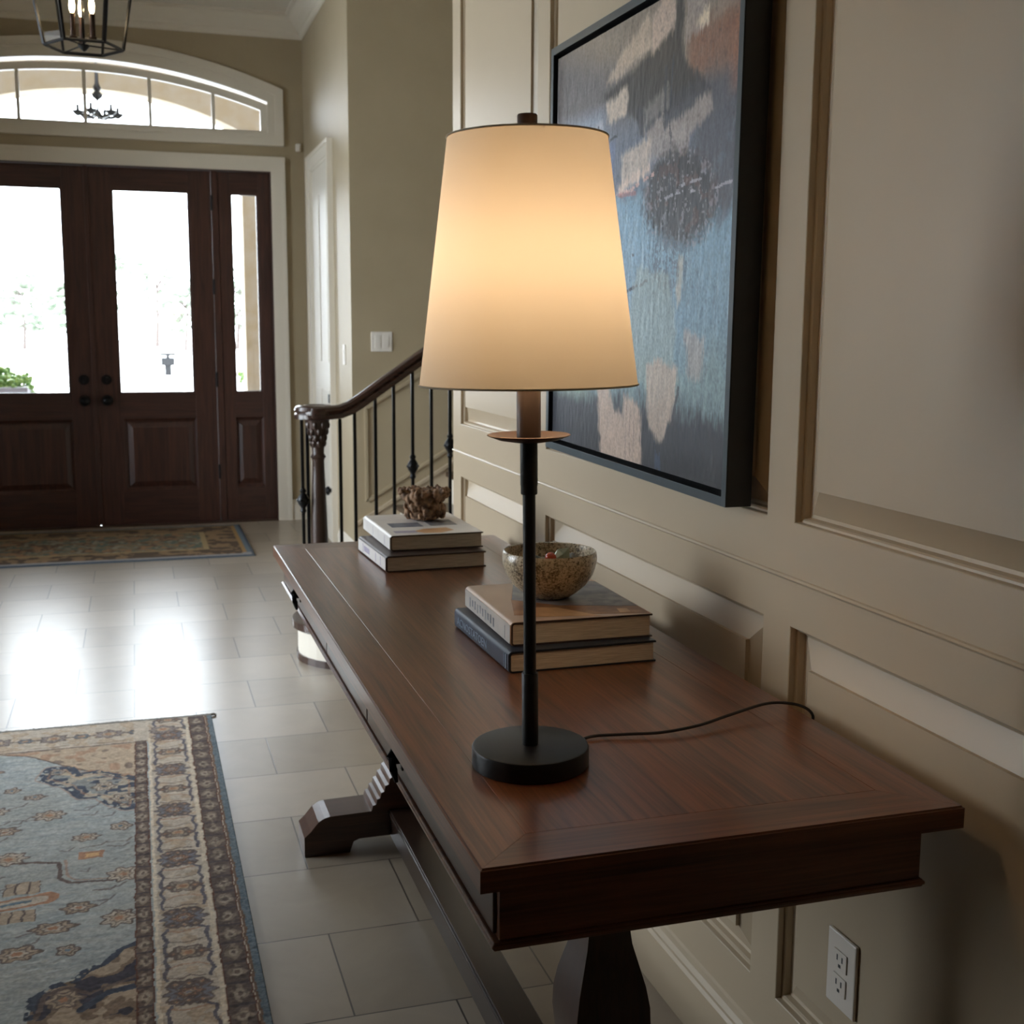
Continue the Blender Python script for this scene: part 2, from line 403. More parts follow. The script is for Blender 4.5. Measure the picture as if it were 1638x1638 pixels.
b.box(ox0, ox0+.004, DY+.0, DY+.13, 0, 2.363); b.box(ox1-.004, ox1, DY+.0, DY+.13, 0, 2.363); b.box(ox0, ox1, DY, DY+.13, 2.357, 2.364)
struct(b.build('trim_7', M_door))
struct(MB().box(ox0, ox1, DY-.01, DY+.2, 0, .006).build('trim_8', M_woody))

# ---- closet door on the short side wall
def side_door():
    r = sroot('door_3', (1.14, 7.7, 0))
    y0, y1, zt = 7.30, 8.02, 2.32; w = .10; x = 1.14
    b = MB()
    for o, o2, t in ((0, .02, .035), (.02, .08, .022), (.08, w, .014)):
        b.box(x-t, x, y0-w+o, y0-w+o2, 0, zt+w-o); b.box(x-t, x, y1+w-o2, y1+w-o, 0, zt+w-o); b.box(x-t, x, y0-w+o2, y1+w-o2, zt+w-o2, zt+w-o)
    b.build('door_casing', M_trim, r)
    b = MB(); b.box(x-.006, x, y0, y1, .005, zt)
    for z0, z1 in ((.2, .95), (1.12, 2.15)):
        for a, c in ((y0+.1, (y0+y1)/2-.05), ((y0+y1)/2+.05, y1-.1)):
            b.box(x-.012, x-.006, a, c, z0, z1, .004)
    b.build('door_leaf', M_trim, r)
    MB().box(x-.022, x-.006, y0+.045, y0+.085, .875, .93, .003).build('hinge', M_iron, r)
    b = MB(); b.tube([(x-.006, y0+.07, .337), (x-.03, y0+.07, .337)], .012, 12); b.ball((x-.034, y0+.07, .337), .027, 2, (.6, 1, 1.1)); b.build('door_knob', M_iron, r, smooth=True)
side_door()

# ------------------------------------------------------------------ outside
struct(MB().box(-60, 60, 11.5, 140, -.3, -.12).build('floor_driveway', M_pave))
struct(MB().box(-60, -2.75, -6, 11.5, -.3, -.12).build('floor_yard', M_pave))
struct(MB().box(-2.75, 3.4, 8.56, 11.5, -.12, -.02).build('floor_porch', M_pave))
def porch():
    b = MB(); hw = 1.21; zs = 3.01; rise = .28; y0, y1 = 11.0, 11.3
    b.box(-3.2, CX-hw, y0, y1, -.12, 4.0); b.box(CX+hw, 3.0, y0, y1, -.12, 4.0)
    b.prism(arch_pts(hw, zs, rise) + [(CX+hw, 4.0), (CX-hw, 4.0)], 'y', y0, y1)
    b.box(CX+hw-.03, CX+hw+.06, y0-.02, y1+.02, 2.9, 2.99, .01); b.box(CX-hw-.06, CX-hw+.03, y0-.02, y1+.02, 2.9, 2.99, .01)
    return b.build('wall_porch', M_stucco)
struct(porch())
struct(MB().box(-3.2, 3.0, 8.56, 11.3, 3.9, 4.0).build('ceiling_porch', M_stucco))
struct(MB().box(-3.3, -3.2, 8.56, 11.3, -.12, 3.9).build('wall_porch_left', M_stucco))
struct(MB().box(3.0, 3.1, 8.56, 11.3, -.12, 3.9).build('wall_porch_right', M_stucco))

def planter(cx, cy, label):
    r = thing('planter', (cx, cy, -.02), label, 'planter')
    b = MB(); z0 = -.02
    for (h, za, zb) in ((.24, z0, z0+.08), (.26, z0+.78, z0+.88)): b.box(cx-h, cx+h, cy-h, cy+h, za, zb, .008)
    b.loft([[(cx+sx*h, cy+sy*h, z) for sx, sy in ((-1,-1),(1,-1),(1,1),(-1,1))] for h, z in ((.19, z0+.08), (.235, z0+.78))])
    b.build('pot', M_stone, r)
    b = MB()
    for i in range(260):
        a = random.uniform(0, 2*PI); q = random.uniform(0, .30); z = .80+random.uniform(-.02, .2)*(1-q*1.2) + random.uniform(0, .03)
        c = Vector((cx+q*math.cos(a), cy+q*math.sin(a), z)); s = random.uniform(.018, .032)
        b.ball(c, s, 1, (1, 1, random.uniform(.6, 1.2)))
    b.build('foliage', M_leafp, r, smooth=True)
planter(-1.06, 10.3, 'stone planter with clipped green shrub on the porch, seen through the left door glass')
planter(1.26, 12.1, 'stone planter with green shrub beyond the porch pillar, seen through the narrow sidelight')

def chandelier():
    c = Vector((-.187, 9.6, 0)); r = thing('porch_chandelier', (c.x, c.y, 3.9), 'dark iron candle chandelier hanging in the porch behind the arched window', 'chandelier')
    b = MB(); b.tube([(c.x, c.y, 3.9), (c.x, c.y, 3.10)], .008, 8); b.lathe([(.05, 3.88), (.05, 3.9)], c.x, c.y, 16); b.build('stem', M_iron, r)
    b = MB(); b.lathe([(.008, 2.96), (.035, 2.98), (.04, 3.0), (.018, 3.02), (.03, 3.045), (.014, 3.08), (.010, 3.2)], c.x, c.y, 16); b.tube([(c.x, c.y, 2.98), (c.x, c.y, 2.82)], .007, 8); b.ball((c.x, c.y, 2.865), .026, 2); b.build('hub', M_iron, r, smooth=True)
    for k in range(6):
        a = k*PI/3+.2; d = Vector((math.cos(a), math.sin(a), 0))
        b = MB(); b.tube([c+d*t+Vector((0, 0, z)) for t, z in ((0, 2.865), (.05, 2.84), (.1, 2.845), (.14, 2.86))], .012, 6)
        p = c+d*.14; b.lathe([(.012, 2.84), (.03, 2.856), (.040, 2.868), (.040, 2.876), (.012, 2.88), (.010, 2.92)], p.x, p.y, 12)
        b.build('arm', M_iron, r)
chandelier()
b = MB(); b.box(.75, 1.15, 38, 38.3, .18, .42, .02); b.box(.85, 1.05, 38.1, 38.2, -.12, .2); b.box(.72, 1.18, 37.95, 38.35, .48, .56, .01); b.box(.9, 1.0, 38.1, 38.2, .42, .48)
tag(b.build('ground_box', M_iron), 'small dark box standing out on the pale driveway, seen through right door glass', 'box')

def tree(x, y, h, crown, label, seed):
    rnd = random.Random(seed)
    r = thing('tree', (x, y, -.12), label, 'tree', 'pale trees beyond the driveway')
    b = MB(); b.tube([(x, y, -.12), (x+.1, y, h*.3), (x+rnd.uniform(-.3, .3), y, h*.75)], [h*.025, h*.018, h*.006], 8)
    for k in range(9):
        z = h*rnd.uniform(.25, .65); a = rnd.uniform(0, 2*PI); l = h*rnd.uniform(.2, .35)
        b.tube([(x+.05, y, z), (x+l*.5*math.cos(a), y+l*.5*math.sin(a), z+l*.5), (x+l*.8*math.cos(a), y+l*.8*math.sin(a), z+l)], [h*.01, h*.006, h*.002], 5)
    b.build('trunk', M_bark, r)
    b = MB()
    for k in range(crown):
        a = rnd.uniform(0, 2*PI); q = h*.34*math.sqrt(rnd.random()); z = h*rnd.uniform(.2, .92) if crown > 60 else h*rnd.uniform(.4, .95)
        q *= 1.15-abs(z/h-.5)
        b.ball((x+q*math.cos(a), y+q*math.sin(a), z), h*rnd.uniform(.025, .06), 1, (1.2, 1, .8))
    b.build('crown', M_tree, r, smooth=True)
for i, (x, y, h, cr, lb) in enumerate([
    (-11.4, 74, 8.5, 26, 'tall thin bare tree, leftmost behind the driveway'),
    (-6.6, 82, 5.0, 120, 'bushy pale tree just left of the door meeting line'),
    (-9.3, 90, 4.6, 110, 'low bushy tree behind the leftmost bare tree'),
    (-3.4, 76, 4.6, 130, 'dense tree at the left edge of the right door glass'),
    (-1.4, 84, 6.2, 50, 'loose thin-crowned tree in the middle of the right door glass'),
    (1.6, 92, 6.8, 46, 'sparse tree right of middle in the right door glass'),
    (3.0, 77, 4.4, 130, 'dense green tree at the right edge of the right door glass'),
    (6.6, 83, 5.6, 120, 'pale tree seen through the narrow sidelight')]): tree(x, y, h, cr, lb, i)

# ------------------------------------------------------------------ stairs
def stairs():
    r = thing('staircase', (.78, 4.8, 0), 'cream-risered staircase with dark treads, curling dark handrail, turned newel and black iron balusters', 'staircase')
    def outline(g):
        pts = []
        for k in range(0, 19):
            a = math.radians(80+k*(190/18)); pts.append((.84+(.25+g)*math.cos(a), 4.80+(.25+g)*math.sin(a)))
        return pts + [(1.40+g*0, 4.55-g), (1.40, 6.62), (1.25-g, 6.62), (1.18-g, 5.5+g), (1.05, 5.12+g)]
    MB().prism(outline(0), 'z', 0, .135).build('riser', M_trim, r)
    b = MB(); b.prism(outline(.006), 'z', .0, .028); b.build('kick_moulding', M_woodd, r)
    b = MB(); b.prism(outline(.022), 'z', .135, .165); b.build('tread', M_rail, r)
    for n in range(2, 9):
        x0 = 1.40+.29*(n-2); x1 = min(x0+.29, 3.29); z = .165+.18*(n-1)
        if x0 > 3.25: break
        MB().box(x0, 3.29 if n == 8 else x1, 4.80, 6.62, z-.18, z-.03).build('riser', M_trim, r)
        MB().box(x0-.025, x1 if n < 8 else 3.29, 4.775, 6.62, z-.03, z, .006).build('tread', M_rail, r)
    return r
STAIR = stairs()
RY = 4.95
def railing():
    r = STAIR
    path = []
    c = Vector((.715, RY+.075, .985))
    for k in range(0, 15):
        a = math.radians(-90-k*22); q = .075-.0025*k; path.append(c+Vector((q*math.cos(a), q*math.sin(a), 0)))
    path = path[::-1]
    for x, z in ((.76, .986), (.80, .990), (.84, 1.005), (.88, 1.03), (.92, 1.058), (.98, 1.10), (1.14, 1.21), (1.6, 1.527), (2.2, 1.941)): path.append(Vector((x, RY, z)))
    fl = [(.03, -.026), (.03, -.008), (.024, -.002), (.031, .008), (.026, .022), (.012, .029), (-.012, .029), (-.026, .022), (-.031, .008), (-.024, -.002), (-.03, -.008), (-.03, -.026)]
    b = MB(); b.tube(path, 1, flat=fl); b.lathe([(.05, .958), (.06, .962), (.066, .985), (.06, 1.005), (.03, 1.013)], .715, RY+.03, 32)
    b.build('handrail', M_rail, r, smooth=True)
    # newel
    nx, ny = .705, RY
    nr = MB(); nr.lathe([(.046, .165), (.046, .20), (.040, .21), (.0375, .26), (.0365, .35), (.034, .5), (.030, .64), (.026, .74), (.0245, .79), (.028, .80), (.032, .806), (.028, .812), (.024, .82), (.026, .85), (.03, .88), (.036, .91), (.044, .93), (.046, .95), (.05, .958)], nx, ny, 40)
    no = nr.build('newel_post', M_newel, r, smooth=True)
    cb = MB(); cb.lathe([(.028, .85), (.031, .88), (.037, .91), (.044, .93), (.044, .95)], nx, ny, 24)
    for row, (z, q, n) in enumerate(((.862, .0265, 8), (.885, .031, 8), (.910, .037, 8), (.937, .043, 8))):
        for k in range(n):
            a = 2*PI*(k+.5*(row % 2))/n; cb.ball((nx+q*math.cos(a), ny+q*math.sin(a), z), .0085, 2, (1, 1, 1.9))
    no2 = cb.build('carved_capital', M_newel, None, smooth=True); no2.parent = no
    for v in no2.data.vertices: v.co -= r.location
    def rail_z(x):
        if x < .8: return .96
        pts = [(.76, .986), (.80, .990), (.84, 1.005), (.88, 1.03), (.92, 1.058), (.98, 1.10), (1.14, 1.21), (2.2, 1.941)]
        for (a, za), (c, zc) in zip(pts, pts[1:]):
            if a <= x <= c: return za+(zc-za)*(x-a)/(c-a)-.022
        return .96
    bal = [(.640, RY+.0, 1, .627), (.668, RY+.05, 0, 0), (.797, RY, 0, 0), (.858, RY, 0, 0), (.945, RY, 0, 0), (1.023, RY, 0, 0), (1.103, RY, 1, .755), (1.184, RY, 0, 0), (1.265, RY, 1, .84), (1.346, RY, 0, 0), (1.427, RY, 0, 0)]
    for x, y, kn, kz in bal:
        z0 = .165 if x < 1.37 else .345; z1 = rail_z(x)
        b = MB(); b.box(x-.0065, x+.0065, y-.0065, y+.0065, z0, z1, .0015); b.box(x-.012, x+.012, y-.012, y+.012, z0, z0+.02, .003)
        ba = b.build('baluster', M_iron, r)
        if kn:
            b = MB(); b.lathe([(.008, kz-.055), (.013, kz-.045), (.010, kz-.035), (.010, kz-.03), (.022, kz-.012), (.024, kz), (.022, kz+.012), (.010, kz+.03), (.014, kz+.04), (.008, kz+.05)], x, y, 12)
            for k in range(6):
                a = k*PI/3; b.ball((x+.021*math.cos(a), y+.021*math.sin(a), kz), .0075, 1)
            o = b.build('knuckle', M_iron, None, smooth=True); o.parent = ba
            for v in o.data.vertices: v.co -= r.location
railing()
# sloping skirt board and wainscot mouldings on the stair wall
b = MB(); sk = lambda x, o: .301+.60*(x-1.267)+o
b.prism([(1.142, .0), (1.142, sk(1.142, 0)), (3.2, sk(3.2, 0)), (3.2, sk(3.2, -.16)), (1.45, .0)], 'y', 6.622, 6.64)
b.prism([(1.142, sk(1.142, 0)), (1.142, sk(1.142, .02)), (3.2, sk(3.2, .02)), (3.2, sk(3.2, 0))], 'y', 6.612, 6.64)
struct(b.build('baseboard_stair', M_panel))
b = MB()
def strip(p, q, w=.016, y0=6.628):
    d = Vector((q[0]-p[0], 0, q[1]-p[1])).normalized(); n = Vector((-d.z, 0, d.x))*w/2
    b.prism([(p[0]+n.x, p[1]+n.z), (q[0]+n.x, q[1]+n.z), (q[0]-n.x, q[1]-n.z), (p[0]-n.x, p[1]-n.z)], 'y', y0, 6.64)
x0, x1 = 1.214, 2.6
strip((x0, sk(x0, .10)), (x0, sk(x0, .62))); strip((x0, sk(x0, .62)), (x1, sk(x1, .62))); strip((x0, sk(x0, .10)), (x1, sk(x1, .10))); strip((x1, sk(x1, .10)), (x1, sk(x1, .62)))
strip((1.142, sk(1.142, .70)), (3.2, sk(3.2, .70)), .03, 6.62)
struct(b.build('trim_9', M_wall))

# ------------------------------------------------------------------ wall plates
def plate(name, c, nrm, w, h, label, cat, kind):
    # nrm 'y-' faces -y ; 'x-' faces -x
    r = thing(name, c, label, cat); cx, cy, cz = c
    def bx(b, a0, a1, z0, z1, t0, t1, bev=0):
        if nrm == 'y-': b.box(cx+a0, cx+a1, cy-t1, cy-t0, cz+z0, cz+z1, bev)
        else: b.box(cx-t1, cx-t0, cy+a0, cy+a1, cz+z0, cz+z1, bev)
    b = MB(); bx(b, -w/2, w/2, -h/2, h/2, 0, .006, .0025); b.build('cover_plate', M_plateo if kind == 'outlet' else M_plate, r)
    if kind == 'switch':
        n = max(1, round(w/.055)); 
        for k in range(n):
            a = (k-(n-1)/2)*.046; b = MB(); bx(b, a-.016, a+.016, -.033, .033, .006, .009, .001); b.build('rocker', M_plate, r)
    else:
        for s in (-1, 1):
            b = MB(); bx(b, -.017, .017, s*.0195-.0145, s*.0195+.0145, .006, .0085, .001); o = b.build('socket', M_plateo, r)
            b = MB()
            for a in (-.0065, .0065): bx(b, a-.0014, a+.0014, s*.0195-.001, s*.0195+.008, .0082, .0088)
            bx(b, -.003, .003, s*.0195-.011, s*.0195-.006, .0082, .0088)
            q = b.build('slot', M_slot, None); q.parent = o
            for v in q.data.vertices: v.co -= r.location
    return r
plate('light_switch', (1.307, 6.64, 1.257), 'y-', .118, .108, 'double white light switch on the brown stair wall above the handrail', 'light switch', 'switch')
plate('light_switch', (1.14, 6.87, 1.18), 'x-', .07, .115, 'narrow white switch seen edge-on beside the white side door', 'light switch', 'switch')
plate('power_outlet', (.98, 1.457, .378), 'x-', .074, .118, 'cream double power outlet low on the panelled wall under the table end', 'power outlet', 'outlet')
b = MB(); b.box(1.085, 1.118, DY-.03, DY, 2.50, 2.55, .006); b.box(1.10, 1.11, DY-.045, DY-.028, 2.505, 2.53, .003)
tag(b.build('motion_sensor', M_plate), 'tiny white motion sensor high in the corner beside the front door', 'sensor')

# ------------------------------------------------------------------ painters (numpy)
def vnoise(x, y, s, seed=0):
    x = x/s; y = y/s; xi = np.floor(x).astype(np.int64); yi = np.floor(y).astype(np.int64); fx = x-xi; fy = y-yi
    fx = fx*fx*(3-2*fx); fy = fy*fy*(3-2*fy)
    def h(a, c):
        n = (a*374761393 + c*668265263 + seed*974634777) & 0xffffffff
        n = ((n ^ (n >> 13))*1274126177) & 0xffffffff
        return ((n ^ (n >> 16)) & 0xffff)/65535.
    return (h(xi, yi)*(1-fx)+h(xi+1, yi)*fx)*(1-fy)+(h(xi, yi+1)*(1-fx)+h(xi+1, yi+1)*fx)*fy
def fbm(x, y, s, seed=0, o=4):
    t = 0; a = .5; q = 0
    for k in range(o): t = t+a*vnoise(x, y, s/2**k, seed+k); q += a; a *= .5
    return t/q
def inpoly(x, y, P):
    m = np.zeros(x.shape, bool); n = len(P)
    for i in range(n):
        x0, y0 = P[i]; x1, y1 = P[(i+1) % n]
        c = ((y0 > y) != (y1 > y)); m ^= c & (x < (x1-x0)*(y-y0)/((y1-y0)+1e-12)+x0)
    return m
def segd(x, y, P, closed=False):
    d = np.full(x.shape, 9.); L = list(zip(P, P[1:])) + ([(P[-1], P[0])] if closed else [])
    for (x0, y0), (x1, y1) in L:
        vx, vy = x1-x0, y1-y0; t = np.clip(((x-x0)*vx+(y-y0)*vy)/(vx*vx+vy*vy+1e-12), 0, 1)
        d = np.minimum(d, np.hypot(x-x0-t*vx, y-y0-t*vy))
    return d
class Paint:
    def __init__(s, x, y, base): s.x = x; s.y = y; s.c = np.empty(x.shape+(3,)); s.c[:] = base
    def fill(s, m, col, a=1.0):
        a = (np.asarray(m, float)*a)[..., None]; s.c = s.c*(1-a)+np.array(col)*a

def grid_mesh(name, U, V, fn, colors, M, thick=0, skirt=True, parent=None):
    # U,V 1D coordinate arrays; fn(u,v)-> (x,y,z) arrays
    u, v = np.meshgrid(U, V, indexing='ij'); X, Y, Z = fn(u, v); nu, nv = u.shape
    co = np.stack([X, Y, Z], -1).reshape(-1, 3)
    idx = np.arange(nu*nv).reshape(nu, nv)
    f = np.stack([idx[:-1, :-1], idx[1:, :-1], idx[1:, 1:], idx[:-1, 1:]], -1).reshape(-1, 4)
    me = bpy.data.meshes.new(name); me.vertices.add(len(co)); me.vertices.foreach_set('co', co.ravel().astype(np.float32))
    me.loops.add(f.size); me.loops.foreach_set('vertex_index', f.ravel().astype(np.int32))
    me.polygons.add(len(f)); me.polygons.foreach_set('loop_start', np.arange(0, f.size, 4, dtype=np.int32)); me.polygons.foreach_set('loop_total', np.full(len(f), 4, np.int32))
    me.update(); 
    a = me.color_attributes.new('paint', 'FLOAT_COLOR', 'POINT')
    cc = np.ones((len(co), 4), np.float32); cc[:, :3] = colors.reshape(-1, 3); a.data.foreach_set('color', cc.ravel())
    me.polygons.foreach_set('use_smooth', np.ones(len(f), bool)); me.validate()
    me.materials.append(M); o = bpy.data.objects.new(name, me); COL.objects.link(o); o.parent = parent
    return o
A3 = lambda *c: np.array(lin(c))

# ---- large rug
def rug():
    x0, x1, y0, y1 = -2.2, .204, .2, 4.135; t = .009
    U = np.concatenate([np.arange(x0, -.66, .02), np.arange(-.66, x1, .0026), [x1]])
    V = np.concatenate([np.arange(y0, 2.0, .012), np.arange(2.0, y1, .0026), [y1]])
    u, v = np.meshgrid(U, V, indexing='ij')
    cx, cy = (x0+x1)/2, (y0+y1)/2
    x = cx+np.abs(u-cx); y = cy+np.abs(v-cy)
    wx = (fbm(u, v, .02, 3, 2)-.5)*.008; wy = (fbm(u, v, .02, 9, 2)-.5)*.008
    x = x+wx; y = y+wy
    field = A3(160,165,165); ivory = A3(182,171,157); brown = A3(112,98,90); navy = A3(78,84,96); rust = A3(160,124,102); tan = A3(168,152,134); dk = A3(104,92,88); steel = A3(112,128,138)
    p = Paint(x, y, field)
    ab = fbm(u*0+u*.25, v, .012, 21, 3); p.fill(np.clip((ab-.45)*1.6, 0, .5), A3(180,182,176)); p.fill(np.clip((.5-ab)*1.6, 0, .5), A3(140,150,152))
    big = fbm(u, v, .35, 31, 3); p.fill(np.clip((big-.55)*2, 0, .5), A3(150,148,140))
    def rosette(X, Y, r, n, c1, c2, c3, sx=1., ph=0):
        d = np.hypot((x-X)/sx, y-Y); m0 = d < r*1.5
        if not m0.any(): return
        a = np.arctan2(y-Y, (x-X)/sx)+ph; rr = r*(1+.16*np.cos(n*a))
        p.fill(d < rr, c1); p.fill(np.abs(d-rr) < .0032, dk, .9); p.fill(d < rr*.55, c2); p.fill(np.abs(d-rr*.55) < .0022, dk, .8); p.fill(d < rr*.28, c3)
        p.fill((d < rr*.9) & (d > rr*.6) & (np.abs(np.sin(n*a/2)) < .2), dk, .7)
    # corner spandrel
    outer = [(-.45,3.896),(-.364,3.861),(-.288,3.783),(-.211,3.70),(-.142,3.65),(-.106,3.623),(-.048,3.58),(-.04,3.91)]
    p.fill(inpoly(x, y, outer), A3(176,158,138)); p.fill(segd(x, y, outer[:7]) < .004, dk)
    dots = vnoise(x, y, .035, 5); p.fill(inpoly(x, y, outer) & (dots > .72), rust, .6); p.fill(inpoly(x, y, outer) & (dots < .2), dk, .7)
    nv = [(-.313,3.641),(-.296,3.731),(-.238,3.723),(-.211,3.654),(-.159,3.665),(-.106,3.623),(-.048,3.575),(-.048,3.347),(-.07,3.346),(-.114,3.397),(-.148,3.462),(-.193,3.467),(-.235,3.56)]
    inn = inpoly(x, y, nv); p.fill(inn, A3(138,140,138)); n5 = fbm(x, y, .05, 77, 3); p.fill(inn & (n5 > .54), navy); p.fill(inn & (n5 < .38), A3(180,166,146))
    p.fill((segd(x, y, nv, True) < .013) & (fbm(x, y, .016, 12, 2) > .42), navy); p.fill(inn & (fbm(x, y, .02, 13, 2) > .62), A3(170,160,146)); p.fill(np.abs(segd(x, y, nv, True)-.016) < .003, rust, .5)
    rosette(-.135, 3.535, .03, 6, ivory, tan, navy); rosette(-.085, 3.43, .028, 6, ivory, tan, navy); rosette(-.27, 3.69, .02, 5, ivory, A3(150,150,145), navy)
    # lower medallion lobe
    low = [(-.246,2.2),(-.246,2.323),(-.244,2.396),(-.208,2.432),(-.162,2.45),(-.147,2.479),(-.107,2.501),(-.074,2.553),(-.049,2.568),(-.049,2.2)]
    p.fill(inpoly(x, y, low), A3(128,112,98)); n6 = fbm(x, y, .045, 55, 3); p.fill(inpoly(x, y, low) & (n6 > .56), tan); p.fill(inpoly(x, y, low) & (n6 < .4), A3(74,72,80))
    p.fill((segd(x, y, low[1:9]) < .009) & (fbm(x, y, .02, 15, 2) > .36), navy)
    inner = [(-.233,2.32),(-.222,2.404),(-.18,2.423),(-.139,2.385),(-.089,2.41),(-.049,2.43)]
    p.fill(segd(x, y, inner) < .005, dk); p.fill(segd(x, y, [(-.15,2.33),(-.1,2.38),(-.049,2.39)]) < .009, navy); rosette(-.185, 2.375, .03, 6, tan, A3(130,120,110), rust, 1.1)
    # field motifs
    p.fill(segd(x, y, [(-.36,2.826),(-.25,2.845)]) < .030, rust); p.fill(segd(x, y, [(-.36,2.826),(-.262,2.843)]) < .019, ivory); p.fill(segd(x, y, [(-.34,2.83),(-.285,2.84)]) < .006, steel)
    for yy in ((2.878, 2.945), (2.735, 2.795)):
        q = (x > -.345) & (x < -.265) & (y > yy[0]) & (y < yy[1]); p.fill(q, tan); p.fill(q & (np.abs(((x+.345) % .0267)-.0133) > .0105), dk)
    br = [(-.40,3.07),(-.293,3.056),(-.229,3.037),(-.222,2.946),(-.199,2.911),(-.105,2.90)]
    p.fill(segd(x, y, br) < .0055, dk); p.fill(segd(x, y, [(a+.014, c+.012) for a, c in br[2:]]) < .003, rust, .6)
    p.fill((x > -.185) & (x < -.125) & (y > 3.04) & (y < 3.085), rust); p.fill((x > -.17) & (x < -.135) & (y > 3.05) & (y < 3.075), A3(196,160,120))
    for (X, Y, r, n, a) in [(-.171,3.179,.024,7,1.3),(-.175,2.775,.026,6,1.3),(-.085,3.228,.026,5,1),(-.273,3.355,.032,8,1.2),(-.386,3.572,.02,5,1),(-.375,3.271,.026,6,1.2),(-.352,3.09,.034,8,1.3),(-.077,2.925,.036,7,1),(-.084,2.697,.036,7,1),(-.224,2.69,.026,6,1.7),(-.187,2.578,.022,5,1),(-.290,2.59,.030,6,1.4),(-.32,3.505,.018,5,1.5),(-.40,2.66,.03,6,1.2),(-.42,3.42,.03,7,1.2),(-.40,2.45,.03,6,1)]:
        rosette(X, Y, r, n, ivory if n != 6 else tan, tan if n != 6 else ivory, rust if n > 5 else steel, a)
    rx = random.Random(4)
    for k in range(46): rosette(rx.uniform(-.98, -.45), rx.uniform(2.2, 3.8), rx.uniform(.018, .034), rx.choice((5, 6, 7, 8)), rx.choice((ivory, tan)), rx.choice((tan, rust)), rx.choice((navy, steel)), rx.uniform(1, 1.4))
    for k in range(26):
        X, Y = rx.uniform(-.42, -.08), rx.uniform(2.6, 3.45); a = rx.uniform(-.5, .5); l = rx.uniform(.02, .05)
        p.fill(segd(x, y, [(X, Y), (X+l*math.cos(a), Y+l*math.sin(a)), (X+l*1.3, Y+l*math.sin(a)+.02)]) < .003, dk, .7)
    # borders
    def guard(lo, hi, vertical, per, base, hi_c, ph):
        q = x if vertical else y; s = y if vertical else x
        m = (q > lo) & (q < hi); p.fill(m, base); c = (lo+hi)/2; w = (hi-lo)
        k = np.abs(((s+ph) % per)/per-.5)*2; d = np.abs(q-c)/w*2
        gn = vnoise(x, y, .009, 66); p.fill(m & (k*.9+d+.5*(gn-.5) < .75), hi_c, .8); p.fill(m & (np.hypot(k, d) < .42), A3(176,164,148), .5); p.fill(m & (np.hypot(k, d) < .2), brown); p.fill(m & (gn > .66), A3(84,74,70), .6); p.fill(m & (k > .88), A3(78,72,74), .8)
        p.fill(m & (np.minimum(q-lo, hi-q) < .003), A3(96,66,56))
    top = y > 3.90; main = (x > -.006) | (y > 3.905)
    p.fill(main, ivory); nb = fbm(x, y, .03, 91, 3); p.fill(main & (nb > .6), A3(170,150,128), .7)
    wob = .007*np.sin(y*40)
    ln = A3(104,100,106)
    for yc in np.arange(2.335, 3.95, .322):
        for q in (-1, 1):
            c = yc+q*.105
            p.fill(segd(x, y, [(.012, c-.055), (.009, c-.03), (.016, c), (.009, c+.03), (.018, c+.055)]) < .0042, ln); p.fill(segd(x, y, [(.102, c-.05), (.107, c-.02), (.100, c+.01), (.106, c+.045), (.088, c+.058)]) < .0042, ln)
        p.fill(segd(x, y, [(.018, yc+.062), (.04, yc+.055), (.06, yc+.064), (.088, yc+.058)]) < .003, dk, .8); p.fill(segd(x, y, [(.018, yc-.060), (.05, yc-.066), (.09, yc-.056)]) < .003, rust, .7)
        rosette(.055, yc, .042, 10, A3(120,120,126), A3(146,136,126), rust, 1.1); rosette(.055, yc, .018, 6, rust, tan, A3(128,126,130), 1.3)
        for dx in (-.026, 0, .026):
            for dy in (-.034, .034): rosette(.055+dx, yc+dy, .011, 4, A3(136,130,130), tan, rust)
        rosette(.058, yc+.161, .026, 6, A3(150,140,128), A3(172,152,130), rust, 1.5)
        for dx in (-.03, .03): rosette(.058+dx, yc+.161, .010, 4, A3(160,140,118), rust, rust)
        p.fill(segd(x, y, [(.02, yc+.10), (.045, yc+.115), (.075, yc+.112), (.095, yc+.10)]) < .0028, rust, .6); p.fill(segd(x, y, [(.02, yc+.215), (.05, yc+.205), (.09, yc+.215)]) < .0028, dk, .6)
    for xc in np.arange(-.98, .1, .17):
        rosette(xc, 4.01, .034, 8, A3(140,132,128), tan, rust, 1.3); rosette(xc+.085, 4.01, .02, 6, steel, tan, rust, 1.2)
        p.fill(segd(x, y, [(xc-.05, 3.93), (xc, 3.925), (xc+.05, 3.935)]) < .003, dk, .7)
    guard(-.049, -.012, True, .072, brown, A3(152,138,124), .0); m = (y > 3.915) & (x > -.052) & (x < -.006); p.fill(m, ivory)
    p.fill((np.abs(y-3.905) < .004) & (x < -.01), dk); p.fill((np.abs(y-3.897) < .004) & (x < -.05), tan)
    p.fill((np.abs(x+.004) < .004) & (y < 3.93), A3(206,194,176)); p.fill((np.abs(x-.117) < .005), A3(196,184,166))
    guard(.124, .178, True, .084, A3(102,90,84), A3(138,125,112), .01)
    p.fill((x > .180) & (x < .186), A3(112,92,78)); p.fill(x > .186, A3(108,118,124)); sp = vnoise(u, v, .004, 8); p.fill((x > .186) & (sp > .6), A3(82,96,108), .7)
    p.fill(y > 4.118, A3(120,116,110))
    # weave
    wv = .90+.2*vnoise(u*.3, v, .0052, 41); sp = .80+.40*vnoise(u, v, .0040, 43); p.c *= 1.12*(wv*sp*(.9+.2*vnoise(u, v, .0105, 47)))[..., None]
    Z = t+.0012*vnoise(u, v, .01, 2)+.0008*vnoise(u*.3, v, .006, 5)
    Z[0, :] = 0.0005; Z[-1, :] = 0.0005; Z[:, 0] = 0.0005; Z[:, -1] = 0.0005
